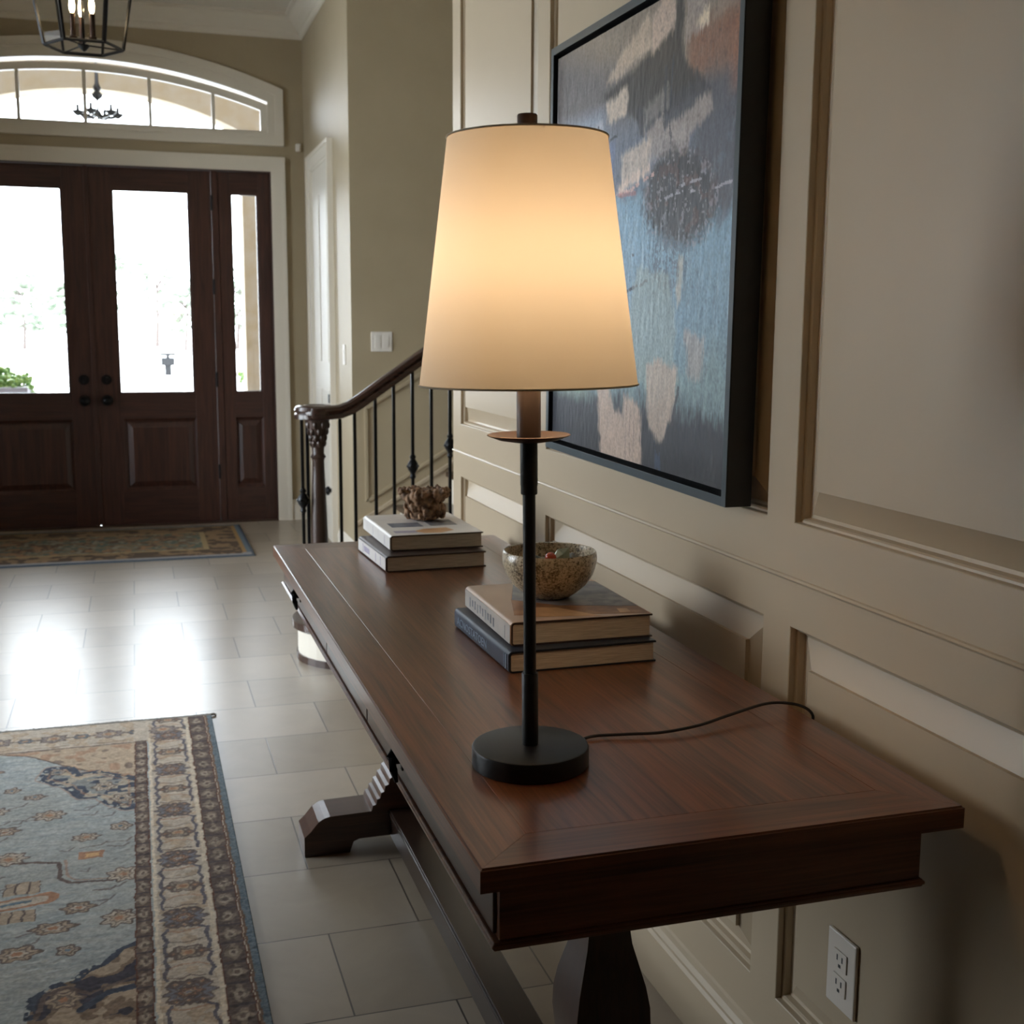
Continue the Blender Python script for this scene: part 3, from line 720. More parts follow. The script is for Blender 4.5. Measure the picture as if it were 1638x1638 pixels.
    loc = Vector((cx, cy, 0))
    r = thing('area_rug', loc, 'large grey-blue patterned rug with floral border and blue edge binding, nearest the table', 'rug')
    o = grid_mesh('pile', U-cx, V-cy, lambda a, c: (a, c, Z), p.c, vcol('rug_wool', .95, .15), parent=r)
    fr = MB()
    for k in range(900):
        xx = x0+(x1-x0)*k/900+random.uniform(-.001, .001); l = random.uniform(.018, .030); dx = random.uniform(-.006, .006)
        fr.tube([(xx, y1-.004, .005), (xx+dx*.5, y1+l*.5, .004), (xx+dx, y1+l, .0016)], .0019, 3, cap=False)
    fr.tube([(x1-.01, y1, .006), (x1+.008, y1+.006, .006), (x1+.016, y1+.004, .003)], .004, 6)
    fo = fr.build('fringe', M_fringe, r); fo['kind'] = 'stuff'
M_fringe = mat('rug_fringe', lin((128,124,116)), .95)
rug()

def door_mat():
    x0, x1, y0, y1 = -1.9, .64, 7.10, 8.26; cx, cy = (x0+x1)/2, (y0+y1)/2
    U = np.arange(x0, x1+.001, .008); V = np.arange(y0, y1+.001, .008); u, v = np.meshgrid(U, V, indexing='ij')
    p = Paint(u, v, A3(124,112,92)); n = fbm(u, v, .06, 14, 3); p.fill(n > .56, A3(96,104,96)); p.fill(n < .42, A3(100,82,68)); n2 = fbm(u, v, .04, 19, 2); p.fill(n2 > .66, A3(148,116,88)); p.fill(n2 < .3, A3(140,136,120))
    d = np.minimum(np.minimum(u-x0, x1-u), np.minimum(v-y0, y1-v))
    b2 = (d > .05) & (d < .27); p.fill(b2 & (n > .5), A3(88,74,62)); p.fill(b2 & (n <= .5), A3(136,112,86)); p.fill(np.abs(d-.27) < .014, A3(158,138,104)); p.fill(np.abs(d-.06) < .01, A3(150,120,80))
    p.fill(d < .045, A3(96,108,118)); p.fill((d < .07) & (v < y0+.1), A3(140,138,140)); p.fill((d < .02), A3(78,86,96))
    Z = np.full(u.shape, .008)+.001*vnoise(u, v, .02, 3); Z[0] = Z[-1] = .0005; Z[:, 0] = Z[:, -1] = .0005
    r = thing('door_rug', (cx, cy, 0), 'brown and green patterned runner rug lying before the dark front doors', 'rug')
    grid_mesh('pile', U-cx, V-cy, lambda a, c: (a, c, Z), p.c, vcol('door_rug_wool', .95, .15), parent=r)
door_mat()

# ------------------------------------------------------------------ painting
def painting():
    X = .93; y0, y1, z0, z1 = 1.782, 2.706, 1.046, 1.948
    r = thing('framed_painting', (.978, (y0+y1)/2, z0), 'large blue-grey abstract painting in a thin black floating frame on the panelled wall', 'painting')
    f = .016; b = MB()
    for a0, a1, c0, c1 in ((y0, y0+f, z0, z1), (y1-f, y1, z0, z1), (y0+f, y1-f, z0, z0+f), (y0+f, y1-f, z1-f, z1)): b.box(X, .977, a0, a1, c0, c1, .001)
    b.build('frame', M_frame, r)
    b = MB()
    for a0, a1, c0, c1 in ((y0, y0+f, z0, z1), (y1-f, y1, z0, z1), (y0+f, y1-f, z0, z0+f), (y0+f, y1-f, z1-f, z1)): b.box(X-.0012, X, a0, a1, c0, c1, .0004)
    b.build('frame_face_sheen', M_lip, r)
    MB().box(.968, .977, y0+f, y1-f, z0+f, z1-f).build('backing', M_slot, r)
    a0, a1, c0, c1 = y0+.025, y1-.025, z0+.025, z1-.025
    U = np.arange(a0, a1, .0018); V = np.arange(c0, c1, .0018); u, v = np.meshgrid(U, V, indexing='ij')
    n1 = fbm(u, v, .12, 3, 5); n2 = fbm(u, v, .03, 8, 4); n3 = fbm(u, v, .012, 17, 3); x = u+(n2-.5)*.010+(n3-.5)*.006; y = v+(n1-.5)*.012+(n3-.5)*.006
    tex = fbm(u, v*.35, .01, 61, 3)
    streak = vnoise(u*1.0, v*.18, .0032, 301)*.6+vnoise(u*.8, v*.25, .009, 305)*.4
    def brush(P, c, a):
        d = segd(x, y, P, True); ins = inpoly(x, y, P); sd = np.where(ins, d, -d)
        p.fill(np.clip(sd/.012+.8+(streak-.5)*1.8, 0, 1)*(sd > -.012), c, a)
    p = Paint(x, y, A3(140,130,120))
    sm = lambda t: np.clip(t, 0, 1)**2*(3-2*np.clip(t, 0, 1))
    diag = y-.30*(2.7-x)*-1                                    # strokes climb towards the near end
    p.fill(sm((1.86-y+.25*(x-2.2))/.10)*.9, A3(112,108,110)); p.fill(sm((1.775-y)/.09), A3(120,126,138)); p.fill(sm((x-2.3)/.15)*sm((1.80-y)/.05)*sm((y-1.55)/.1)*.8, A3(150,158,172))
    p.fill(sm((2.02-x)/.10)*sm((1.80-y)/.06)*.75, A3(84,84,94)); p.fill(sm((1.60-y+.3*(n1-.5))/.07), A3(134,160,176)); p.fill(sm((1.36-y+.2*(n1-.5))/.14), A3(140,158,158))
    p.fill(sm((2.62-x)/.5)*sm((1.5-y)/.1)*.35, A3(118,138,148)); p.fill(sm((1.235-y+.05*(n2-.5)+.06*(streak-.5))/.075), A3(58,60,70)); p.fill(sm((1.15-y)/.1)*sm((2.6-x)/.2)*.9, A3(32,31,38))
    p.fill(sm((x-2.40)/.1)*sm((1.27-y)/.04)*sm((y-1.16)/.05)*.8, A3(150,164,150))
    # rust glow at the upper near corner
    p.fill(sm((2.02-x)/.04)*sm((y-1.735)/.06)*sm((1.875-y)/.05)*(.65+.5*n2), A3(138,102,80)); p.fill(sm((1.86-x)/.05)*sm((y-1.70)/.04)*sm((1.86-y)/.06)*.5, A3(156,110,82))
    # dark wedge with its vertical stem
    sw = [(2.052,1.95),(2.030,1.95),(2.022,1.803),(1.96,1.765),(1.93,1.745),(2.06,1.725),(2.16,1.715),(2.235,1.735),(2.30,1.765),(2.387,1.80),(2.30,1.812),(2.225,1.822),(2.156,1.838),(2.09,1.852),(2.056,1.875)]
    brush(sw, A3(62,56,53), .95); brush([(2.22,1.745),(2.12,1.735),(1.98,1.755),(1.90,1.735),(1.93,1.69),(2.08,1.685),(2.2,1.70)], A3(70,70,78), .75)
    for P, c, a in [([(2.30,1.862),(2.225,1.885),(2.165,1.905),(2.162,1.858),(2.225,1.838),(2.33,1.822),(2.38,1.825)], (178,164,150), .85), ([(2.158,1.90),(2.060,1.95),(2.062,1.862),(2.10,1.855),(2.152,1.838)], (184,168,156), .9),
                    ([(2.012,1.925),(1.930,1.905),(1.928,1.845),(1.975,1.836),(2.008,1.832)], (160,150,144), .8), ([(1.965,1.852),(1.93,1.845),(1.926,1.868)], (206,194,176), .9), ([(1.915,1.85),(1.80,1.90),(1.80,1.885),(1.91,1.838)], (150,136,124), .6),
                    ([(2.376,1.780),(2.274,1.797),(2.268,1.752),(2.363,1.738)], (190,178,166), .9), ([(2.182,1.742),(2.085,1.768),(2.08,1.735),(2.18,1.712)], (150,144,140), .55),
                    ([(2.175,1.700),(2.10,1.715),(2.085,1.69),(1.905,1.728),(1.898,1.70),(1.985,1.672),(1.99,1.640),(2.05,1.632),(2.165,1.652)], (168,158,152), .75), ([(2.160,1.652),(2.06,1.632),(2.05,1.60),(2.18,1.612)], (150,150,158), .6),
                    ([(2.290,1.665),(2.152,1.684),(2.162,1.632),(2.288,1.606)], (192,180,170), .85), ([(2.30,1.612),(2.158,1.634),(2.155,1.628),(2.30,1.60)], (206,190,180), .8), ([(2.50,1.735),(2.40,1.75),(2.39,1.70),(2.50,1.69)], (176,176,182), .6), ([(2.42,1.69),(2.33,1.70),(2.33,1.63),(2.42,1.62)], (120,132,160), .6)]:
        brush(P, A3(*c), a)
    sp_ = vnoise(u, v, .0045, 140)*.5+vnoise(u, v*.4, .007, 141)*.5
    dm = sm((.125-np.hypot((x-2.02)*.62, (y-1.565)*1.15+(x-2.02)*-.12))/.07)
    p.fill(np.clip(dm*1.5-(sp_-.35)*1.3, 0, 1)*.95, A3(60,56,60)); p.fill((dm > .25) & (sp_ > .68), A3(158,152,158), .6); p.fill(dm*(n2 > .6)*.5, A3(110,78,70))
    p.fill(sm((.10-np.hypot((x-2.06)*.7, y-1.46))/.07)*(sp_ > .52), A3(92,98,108), .6)
    p.fill((segd(x, y, [(2.31,1.598),(2.24,1.600),(2.18,1.612),(2.12,1.622)]) < .0035) & (n3 > .4), A3(196,170,164), .9); p.fill((segd(x, y, [(2.30,1.594),(2.22,1.592)]) < .004), A3(160,110,106), .6)
    for q in ([(2.02,1.585),(1.91,1.595)], [(2.10,1.57),(2.0,1.575),(1.93,1.572)], [(1.88,1.57),(1.82,1.575)]): p.fill((segd(x, y, q) < .0025) & (n3 > .48), A3(170,166,174), .8)
    p.fill((segd(x, y, [(2.062,1.83),(2.066,1.70),(2.055,1.50)]) < .0035) & (tex > .42), A3(56,62,76), .8); p.fill((segd(x, y, [(2.09,1.80),(2.09,1.62)]) < .006) & (tex > .55), A3(60,62,72), .7)
    for q in ([(2.25,1.47),(2.22,1.475)], [(2.30,1.395),(2.26,1.405),(2.15,1.425)], [(2.42,1.74),(2.42,1.68)], [(2.38,1.70),(2.30,1.712)]): p.fill((segd(x, y, q) < .003) & (tex > .4), A3(60,66,76), .85)
    for P, c, a in [([(2.20,1.45),(2.05,1.43),(2.02,1.33),(2.03,1.24),(2.14,1.22),(2.26,1.28)], (158,166,160), .55), ([(2.395,1.215),(2.33,1.21),(2.30,1.165),(2.255,1.160),(2.25,1.195),(2.21,1.195),(2.17,1.175),(2.155,1.04),(2.364,1.04)], (182,165,152), .88),
                    ([(2.135,1.26),(2.09,1.27),(2.005,1.262),(2.02,1.19),(2.045,1.15),(2.073,1.124),(2.105,1.14),(2.128,1.161)], (180,166,154), .85), ([(1.976,1.330),(1.90,1.318),(1.911,1.256),(1.957,1.252)], (172,160,154), .6), ([(2.015,1.455),(1.995,1.46),(1.998,1.40),(2.010,1.38)], (186,180,168), .7)]:
        brush(P, A3(*c), a)
    for X0 in (2.235, 2.215, 2.195): p.fill((np.abs(x-X0) < .0016) & (y < 1.18) & (streak > .4), A3(120,108,108), .6)
    p.fill((segd(x, y, [(1.995,1.23),(2.02,1.165),(2.05,1.125)]) < .004), A3(70,66,74), .8); p.fill((segd(x, y, [(2.08,1.12),(2.075,1.06)]) < .012)*(tex > .4), A3(66,84,110), .7)
    p.c = p.c**1.4*1.35
    p.c *= 1.2*(.86+.28*tex)[..., None]*((.80+.4*vnoise(u, v, .0036, 90))*(.88+.24*streak))[..., None]
    Zh = .0010*tex+.0006*n2
    xl, yl, zl = r.location
    grid_mesh('canvas', U-yl, V-zl, lambda a, c: (X+.008-Zh-xl, a, c), p.c, vcol('oil_paint', .42, .45, coat=.12), parent=r)
    b = MB(); b.box(X+.010, .968, a0+.001, a1-.002, c0+.001, c1-.002); b.build('stretcher_edge', M_slot, r)
    r.rotation_euler = (math.radians(-.9)*-1, 0, 0)
    r.location.x = .975
    return r
M_frame = mat('black_frame', (.006,.006,.007), .4)
M_lip = mat('frame_face_door_sheen', (.055,.072,.082), .3)  # door reflection painted as blue-grey on the front of the black frame
painting()

# ------------------------------------------------------------------ console table
TX0, TX1, TY0, TY1, TZ = .330, .942, 1.165, 3.188, .76
def table():
    r = thing('console_table', ((TX0+TX1)/2, (TY0+TY1)/2, 0), 'long dark walnut trestle console table standing against the panelled wall', 'console table')
    bw = .075; zt, zb = TZ, TZ-.028; g = .0004
    b = MB(); x0, x1, y0, y1 = TX0+bw+g, TX1-bw-g, TY0+bw+g, TY1-bw-g
    b.box(x0, x1, y0, y1, zb, zt, .0005, seg=1)
    b.build('tabletop', M_wood, r)
    def mitre(name, pts, M):
        q = MB(); q.prism(pts, 'z', zb, zt)
        on = lambda v: (abs(v.co.x-TX0) < .001, abs(v.co.x-TX1) < .001, abs(v.co.y-TY0) < .001, abs(v.co.y-TY1) < .001)
        es = [e for e in q.bm.edges if all(abs(v.co.z-zt) < 1e-5 for v in e.verts) and any(a and c for a, c in zip(on(e.verts[0]), on(e.verts[1])))]
        bmesh.ops.bevel(q.bm, geom=es, offset=.0026, segments=3, affect='EDGES'); return q.build(name, M, r)
    e = .0003
    mitre('top_border', [(TX0, TY0+e), (TX0+bw, TY0+bw+e), (TX0+bw, TY1-bw-e), (TX0, TY1-e)], M_wood)
    mitre('top_border', [(TX1, TY0+e), (TX1, TY1-e), (TX1-bw, TY1-bw-e), (TX1-bw, TY0+bw+e)], M_wood)
    mitre('top_border', [(TX0+e, TY0), (TX1-e, TY0), (TX1-bw-e, TY0+bw), (TX0+bw+e, TY0+bw)], M_woodx)
    mitre('top_border', [(TX0+e, TY1), (TX0+bw+e, TY1-bw), (TX1-bw-e, TY1-bw), (TX1-e, TY1)], M_woodx)
    ax0, ax1, ay0, ay1, az0 = .352, .893, 1.180, 3.155, .668
    b = MB(); b.box(ax0+.004, ax1, ay0, ay1, az0, zb); b.build('apron', M_woodx, r)
    # front face divided into drawer, centre board, drawer
    for nm, a, c in (('drawer', ay0+.012, 1.946), ('front_board', 1.953, 2.398), ('drawer', 2.405, ay1-.012)):
        d = MB().box(ax0, ax0+.012, a, c, az0+.002, zb-.001, .001).build(nm, M_woody, r)
        if nm == 'drawer':
            kc = 1.66 if a < 2 else 2.80; q = MB()
            q.tube([(ax0+.001, kc, .704), (ax0-.012, kc, .704)], .005, 8)
            q.tube([(ax0-.014, kc, .725), (ax0-.017, kc, .712), (ax0-.014, kc, .690), (ax0-.010, kc, .672)], [.003, .0062, .0062, .003], 8, sx=1.2)
            q.box(ax0-.004, ax0, kc-.009, kc+.009, .690, .718, .003)
            k = q.build('knob', M_iron, None, smooth=True); k.parent = d
            for v in k.data.vertices: v.co -= r.location
    b = MB()
    pr = [(0, .0), (-.004, .002), (-.008, .006), (-.006, .010), (-.010, .013), (-.010, .017), (0, .018)]
    zz = az0-.014
    b.box(ax0-.004, ax1+.004, ay0-.004, ay1+.004, zz+.003, zz+.013, .002); b.box(ax0-.006, ax1+.006, ay0-.006, ay1+.006, zz+.006, zz+.011, .002)
    b.build('apron_moulding', M_woodx, r)
    for py, pcx, hw in ((1.50, .606, .244), (2.97, .636, .274)):
        b = MB(); prof = [(.052, .656), (.050, .63), (.043, .595), (.034, .56), (.0305, .53), (.0300, .50), (.034, .47), (.042, .44), (.050, .41), (.055, .38), (.056, .35), (.053, .32), (.044, .285), (.036, .255), (.033, .235), (.034, .225), (.034, .10)]
        b.loft([[(pcx+sx*h, py+sy*h*.92, z) for sx, sy in ((-1,-1),(1,-1),(1,1),(-1,1))] for h, z in prof[::-1]])
        b.bm.faces.new([b.bm.verts.new((pcx+sx*.034, py+sy*.031, .10)) for sx, sy in ((-1,-1),(1,-1),(1,1),(-1,1))])
        b.box(pcx-.065, pcx+.065, py-.06, py+.06, .648, .67, .004)
        b.build('pedestal', M_woodd, r, smooth=True)
        # foot: symmetric stepped profile
        L = [(0, 0), (0, .052), (.016, .066), (.036, .090), (.052, .099), (.066, .102), (.172, .104), (.176, .118), (.184, .120), (.187, .134), (.195, .136), (.198, .150), (.206, .153), (.209, .168), (.218, .171), (.221, .186), (.229, .190)]
        top = [(pcx-hw+a, z) for a, z in L]; top += [(2*pcx-x, z) for x, z in top[::-1]]
        bot = [(pcx+hw-.115, 0), (pcx+hw-.125, .028), (pcx+hw-.14, .034), (pcx-hw+.14, .034), (pcx-hw+.125, .028), (pcx-hw+.115, 0)]
        MB().prism(top+bot, 'y', py-.058, py+.058).build('foot', M_woodfoot, r)
    b = MB(); b.box(.582, .650, 1.55, 2.92, .035, .090); b.box(.578, .654, 1.55, 2.92, .090, .098, .003); b.box(.581, .651, 1.55, 2.92, .098, .104, .002); b.build('stretcher', M_woodst, r)
M_woodst = wood('walnut_stretcher_shaded', lin((30,20,15)), lin((44,29,22)), 'y', .28, coat=.3)  # walnut copy darkened to carry the shade under the tabletop
M_woodfoot = wood('walnut_foot', lin((48,29,21)), lin((74,46,34)), 'x', .3, coat=.25)
table()

# ------------------------------------------------------------------ lamp
def lamp():
    cx, cy = .480, 1.452; r = thing('table_lamp', (cx, cy, TZ), 'lit table lamp with cream tapered drum shade on a slim black stem and round base', 'table lamp')
    b = MB(); z = TZ
    b.lathe([(.0755, z), (.0775, z+.002), (.0775, z+.024), (.0765, z+.0265), (.074, z+.0275), (.002, z+.0275)], cx, cy, 96); b.build('base', M_black, r, smooth=True)
    b = MB(); b.lathe([(.0082, .785), (.0082, 1.19)], cx, cy, 32); b.build('stem', M_black, r, smooth=True)
    b = MB(); b.lathe([(.0108, .7875), (.0108, .884), (.0102, .885), (.0082, .885)], cx, cy, 32); b.build('lower_sleeve', M_black, r, smooth=True)
    b = MB(); b.lathe([(.009, 1.121), (.0102, 1.121), (.0108, 1.122), (.0108, 1.132), (.0112, 1.133), (.0112, 1.19)], cx, cy, 32); b.build('upper_sleeve', M_black, r, smooth=True)
    b = MB(); b.lathe([(.001, 1.188), (.02, 1.188), (.038, 1.191), (.052, 1.196), (.0535, 1.1972), (.052, 1.198), (.036, 1.194), (.016, 1.192)], cx, cy, 64); b.build('drip_pan', M_bronze, r, smooth=True)
    b = MB(); b.lathe([(.0155, 1.192), (.0155, 1.27), (.013, 1.274), (.013, 1.29)], cx, cy, 32); b.build('socket_cup', M_cup, r, smooth=True)
    # shade
    zb, zt, rb, rt_ = 1.261, 1.562, .1375, .0985
    b = MB(); n = 128
    rings = []
    for k in range(9):
        q = k/8; rr = rb+(rt_-rb)*q; zz = zb+(zt-zb)*q; rings.append([b.bm.verts.new((cx+rr*math.cos(2*PI*i/n), cy+rr*math.sin(2*PI*i/n), zz)) for i in range(n)])
    for a, c in zip(rings, rings[1:]):
        for i in range(n): b.bm.faces.new((a[i], a[(i+1) % n], c[(i+1) % n], c[i]))
    b.build('lamp_shade', M_shade, r, smooth=True)
    for rr, zz in ((rb+.0005, zb), (rt_+.0004, zt)):
        b = MB(); b.tube([(cx+rr*math.cos(2*PI*i/96), cy+rr*math.sin(2*PI*i/96), zz) for i in range(97)], .0013, 8, cap=False)
        b.build('shade_trim', M_shadetrim, r, smooth=True)
    b = MB()
    for a in (0.4, 0.4+2*PI/3, .4+4*PI/3): b.tube([(cx, cy, zt-.006), (cx+rt_*math.cos(a), cy+rt_*math.sin(a), zt-.002)], .0015, 6)
    b.tube([(cx, cy, 1.28), (cx-.035, cy, 1.34), (cx-.035, cy, 1.46), (cx, cy, zt-.004)], .0015, 6); b.tube([(cx, cy, 1.28), (cx+.035, cy, 1.34), (cx+.035, cy, 1.46), (cx, cy, zt-.004)], .0015, 6)
    b.build('harp', M_bronze, r)
    b = MB(); b.lathe([(.0125, zt-.008), (.0125, zt+.026), (.0115, zt+.0275), (.001, zt+.0275)], cx, cy, 32); b.build('finial', M_cup, r, smooth=True)
    bulb = MB(); bulb.lathe([(.012, 1.285), (.013, 1.30), (.020, 1.325), (.0275, 1.352), (.029, 1.372), (.025, 1.392), (.014, 1.404), (.002, 1.408)], cx, cy, 24)
    bulb.build('bulb', M_bulb, r, smooth=True)
    L = bpy.data.lights.new('lamp_light', 'POINT'); L.energy = LAMP_W; L.color = (1.0, .73, .49); L.shadow_soft_size = .035
    o = bpy.data.objects.new('lamp_light', L); COL.objects.link(o); o.parent = r; o.location = (0, 0, 1.395-TZ)
    r.rotation_euler = (0, -.013, 0)
    # cord
    pts = [(.552, 1.488, .764), (.59, 1.517, .763), (.64, 1.511, .763), (.692, 1.502, .763), (.753, 1.508, .765), (.813, 1.528, .768), (.885, 1.550, .771), (.925, 1.546, .768), (.944, 1.532, .762), (.953, 1.53, .748), (.956, 1.56, .728), (.956, 1.70, .712), (.956, 2.0, .708), (.956, 2.35, .68), (.958, 2.5, .45), (.958, 2.55, .01)]
    def cr(P, n=8):
        P = [Vector(p) for p in P]; P = [P[0]]+P+[P[-1]]; out = []
        for i in range(1, len(P)-2):
            for k in range(n):
                t = k/n; a, b_, c, d = P[i-1:i+3]
                out.append(.5*((2*b_)+(c-a)*t+(2*a-5*b_+4*c-d)*t*t+(3*b_-a-3*c+d)*t**3))
        return out+[P[-1]]
    b = MB(); b.tube(cr(pts), .0023, 8); b.build('cord', M_cord, r, smooth=True)
M_shadetrim = mat('shade_trim', lin((205,192,170)), .8)
M_bulb = mat('frosted_bulb', (.9,.85,.75), .5, emit=(1, .75, .45), estr=3)
M_cord = mat('cord_rubber', (.012,.011,.011), .5)
LAMP_W = 5.6
lamp()

# ------------------------------------------------------------------ books
def book(x0, y0, w, l, z, h, rot, covc, spinec, label, spine_marks=None, patches=None, edge=None, lines=()):
    r = thing('book', (x0, y0, z), label, 'book')
    t = .0028; ov = .004; R = Matrix.Identity(4)
    b = MB(); sr = .007
    # cover: C profile in xz, spine at x=0 side, extruded along y
    def arc(cx, cz, r_, a0, a1, n=6): return [(cx+r_*math.cos(math.radians(a0+(a1-a0)*k/n)), cz+r_*math.sin(math.radians(a0+(a1-a0)*k/n))) for k in range(n+1)]
    outer = [(w, 0)] + [(sr, 0)][:0] + arc(sr, sr, sr, 270, 180) + arc(sr, h-sr, sr, 180, 90) + [(w, h)]
    inner = [(w, h-t)] + arc(sr, h-sr, sr-t, 90, 180) + arc(sr, sr, sr-t, 180, 270) + [(w, t)]
    b.prism(outer+inner, 'y', 0, l)
    cov = b.build('cover', c_dark if covc is not c_navy else c_navydk, r, local=True)
    j = .0008
    outer = [(w-.001, -.00001)] + [(a-j if a < sr*.9 else a, c if c > j else c) for a, c in [(sr-sr+sr*1.0+(p[0]-sr)*(sr+j)/sr, sr+(p[1]-sr)*(sr)/sr) if p[1] < h/2 else (sr+(p[0]-sr)*(sr+j)/sr, h-sr+(p[1]-(h-sr))*(sr+j)/sr) for p in arc(sr, sr, sr, 270, 180)+arc(sr, h-sr, sr, 180, 90)]] + [(w-.001, h+j)]
    b = MB(); inner2 = [(w-.001, h)] + arc(sr, h-sr, sr, 90, 180) + arc(sr, sr, sr, 180, 270) + [(w-.001, .0)]
    b.prism([(p[0], max(p[1], 0)) for p in outer] + inner2, 'y', .001, l-.001); b.build('jacket', covc, r, local=True)
    b = MB(); b.box(t+.0006, w-ov, ov*.6, l-ov, t, h-t); b.build('pages', M_page, r, local=True)
    if spinec: MB().box(-.0022, -.0006, .0015, l-.0015, sr*.6, h-sr*.6).build('spine', spinec, r, local=True)
    for (nm, px0, px1, py0, py1, M) in (patches or []):
        MB().prism([(px0, py0), (px1, py0), (px1, py1), (px0, py1)] if not isinstance(px0, list) else px0, 'z', h+.0008, h+.0011).build(nm, M, r, local=True)
    for (ya, yb, za, zb_, M) in lines:
        MB().box(-.0026, -.0018, ya, yb, za, zb_).build('spine_band', M, r, local=True)
    if spine_marks:
        txt, ya, yb, size, M = spine_marks
        cu = bpy.data.curves.new('t', 'FONT'); cu.body = txt; cu.size = size; cu.extrude = .0002; cu.resolution_u = 2
        to = bpy.data.objects.new('t', cu); COL.objects.link(to); bpy.context.view_layer.update()
        me = bpy.data.meshes.new_from_object(to.evaluated_get(bpy.context.evaluated_depsgraph_get())); bpy.data.objects.remove(to)
        xs = [v.co.x for v in me.vertices]; ys = [v.co.y for v in me.vertices]; wx = max(xs)-min(xs)
        for v in me.vertices:
            tx = (v.co.x-min(xs))/wx; v.co = Vector((-.0020-v.co.z, yb+(ya-yb)*tx, h/2+(v.co.y-(max(ys)+min(ys))/2)))
        me.name = 'spine_title'; me.materials.clear(); me.materials.append(M)
        o = bpy.data.objects.new('spine_title', me); COL.objects.link(o); o.parent = r
    r.rotation_euler = (0, 0, rot); return r
c_navydk = mat('navy_board', lin((22,26,32)), .5)
c_navy = noisy('navy_jacket', lin((28,38,54)), lin((40,52,70)), 20, .4, bs=0)
c_tan = noisy('tan_jacket', lin((188,160,138)), lin((204,178,156)), 6, .45, bs=0)
c_greysp = noisy('grey_spine', lin((168,160,152)), lin((190,180,170)), 14, .5, bs=0)
c_white = noisy('white_jacket', lin((212,206,202)), lin((226,220,214)), 8, .4, bs=0)
c_dark = mat('dark_jacket', lin((58,42,36)), .45)
c_blue = noisy('cover_photo_blue', lin((84,92,108)), lin((128,132,146)), 25, .4, bs=0)
c_slate = noisy('cover_photo_slate', lin((92,94,104)), lin((146,142,140)), 30, .4, bs=0)
c_brown = noisy('cover_photo_brown', lin((120,72,40)), lin((176,124,78)), 22, .4, bs=0)
c_ora = noisy('cover_photo_orange', lin((190,140,96)), lin((216,170,120)), 25, .4, bs=0)
c_ink = mat('pale_ink', lin((140,156,172)), .5)
c_inkd = mat('dark_ink', lin((70,72,82)), .5)
c_lil = mat('lilac_ink', lin((170,160,178)), .5)
h1 = .0365
book(.577, 1.861, .268, .336, TZ, h1, math.radians(1.0), c_navy, None, 'dark navy book with pale spine lettering, bottom of the near stack on the table',
     ('ACNOSTATOEN', .125, .315, .021, c_ink), lines=[(.012, .016, .006, .031, c_ink), (.022, .024, .006, .031, c_ink)])
z2 = TZ+h1+.0009; h2 = .041
book(.590, 1.893, .258, .305, z2, h2, math.radians(-.6), c_tan, c_greysp, 'tan jacketed book with a brown landscape photo cover, under the speckled bowl',
     None, [('cover_photo', [(.02, .05), (.255, .004), (.255, .28), (.20, .30), (.09, .29), (.05, .17)], 0, 0, 0, c_brown)], lines=[(.10+.018*k, .108+.018*k, .010+.002*(k % 3), .026+.002*(k % 2), c_slate) for k in range(10)]+[(.03, .033, .008, .030, c_slate)])
# cover photo details for that book
bk = bpy.data.objects['book.001']
def patch(parent, name, pts, z, M):
    return MB().prism(pts, 'z', z+.0008, z+.0010).build(name, M, parent, local=True)
patch(bk, 'cover_picture', [(.05, .165), (.12, .10), (.255, .06), (.255, .28), (.20, .30), (.09, .29)], h2+.0003, c_slate)
patch(bk, 'cover_picture', [(.045, .03), (.165, .006), (.11, .085), (.06, .10)], h2+.0004, c_ora)
patch(bk, 'cover_picture', [(.205, .02), (.225, .02), (.228, .045), (.21, .05)], h2+.0005, c_ora)
h3 = .0375
book(.547, 2.748, .247, .300, TZ, h3, math.radians(2.2), c_dark, c_white, 'white-spined book with dark board edges, bottom of the far stack', None, lines=[(.05, .054, .008, .03, c_lil), (.10, .104, .008, .03, c_lil), (.17, .23, .012, .026, c_lil), (.24, .244, .008, .03, c_lil)])
h4 = .0375
book(.570, 2.808, .232, .330, TZ+h3+.0009, h4, math.radians(.8), c_white, c_white, 'white book with small colour pictures on its cover, under the brown coral ornament', None, lines=[(.06, .062, .008, .03, c_lil), (.2, .202, .008, .03, c_lil)])
bk = bpy.data.objects['book.003']
patch(bk, 'cover_picture', [(.03, .12), (.11, .115), (.11, .18), (.03, .185)], h4, c_blue)
patch(bk, 'cover_picture', [(.13, .12), (.20, .12), (.20, .21), (.13, .21)], h4, c_slate)
patch(bk, 'cover_picture', [(.09, .02), (.13, .015), (.17, .045), (.16, .085), (.10, .08), (.07, .05)], h4, c_ora)
patch(bk, 'cover_title', [(.02, .035), (.075, .032), (.075, .062), (.02, .065)], h4, c_lil)

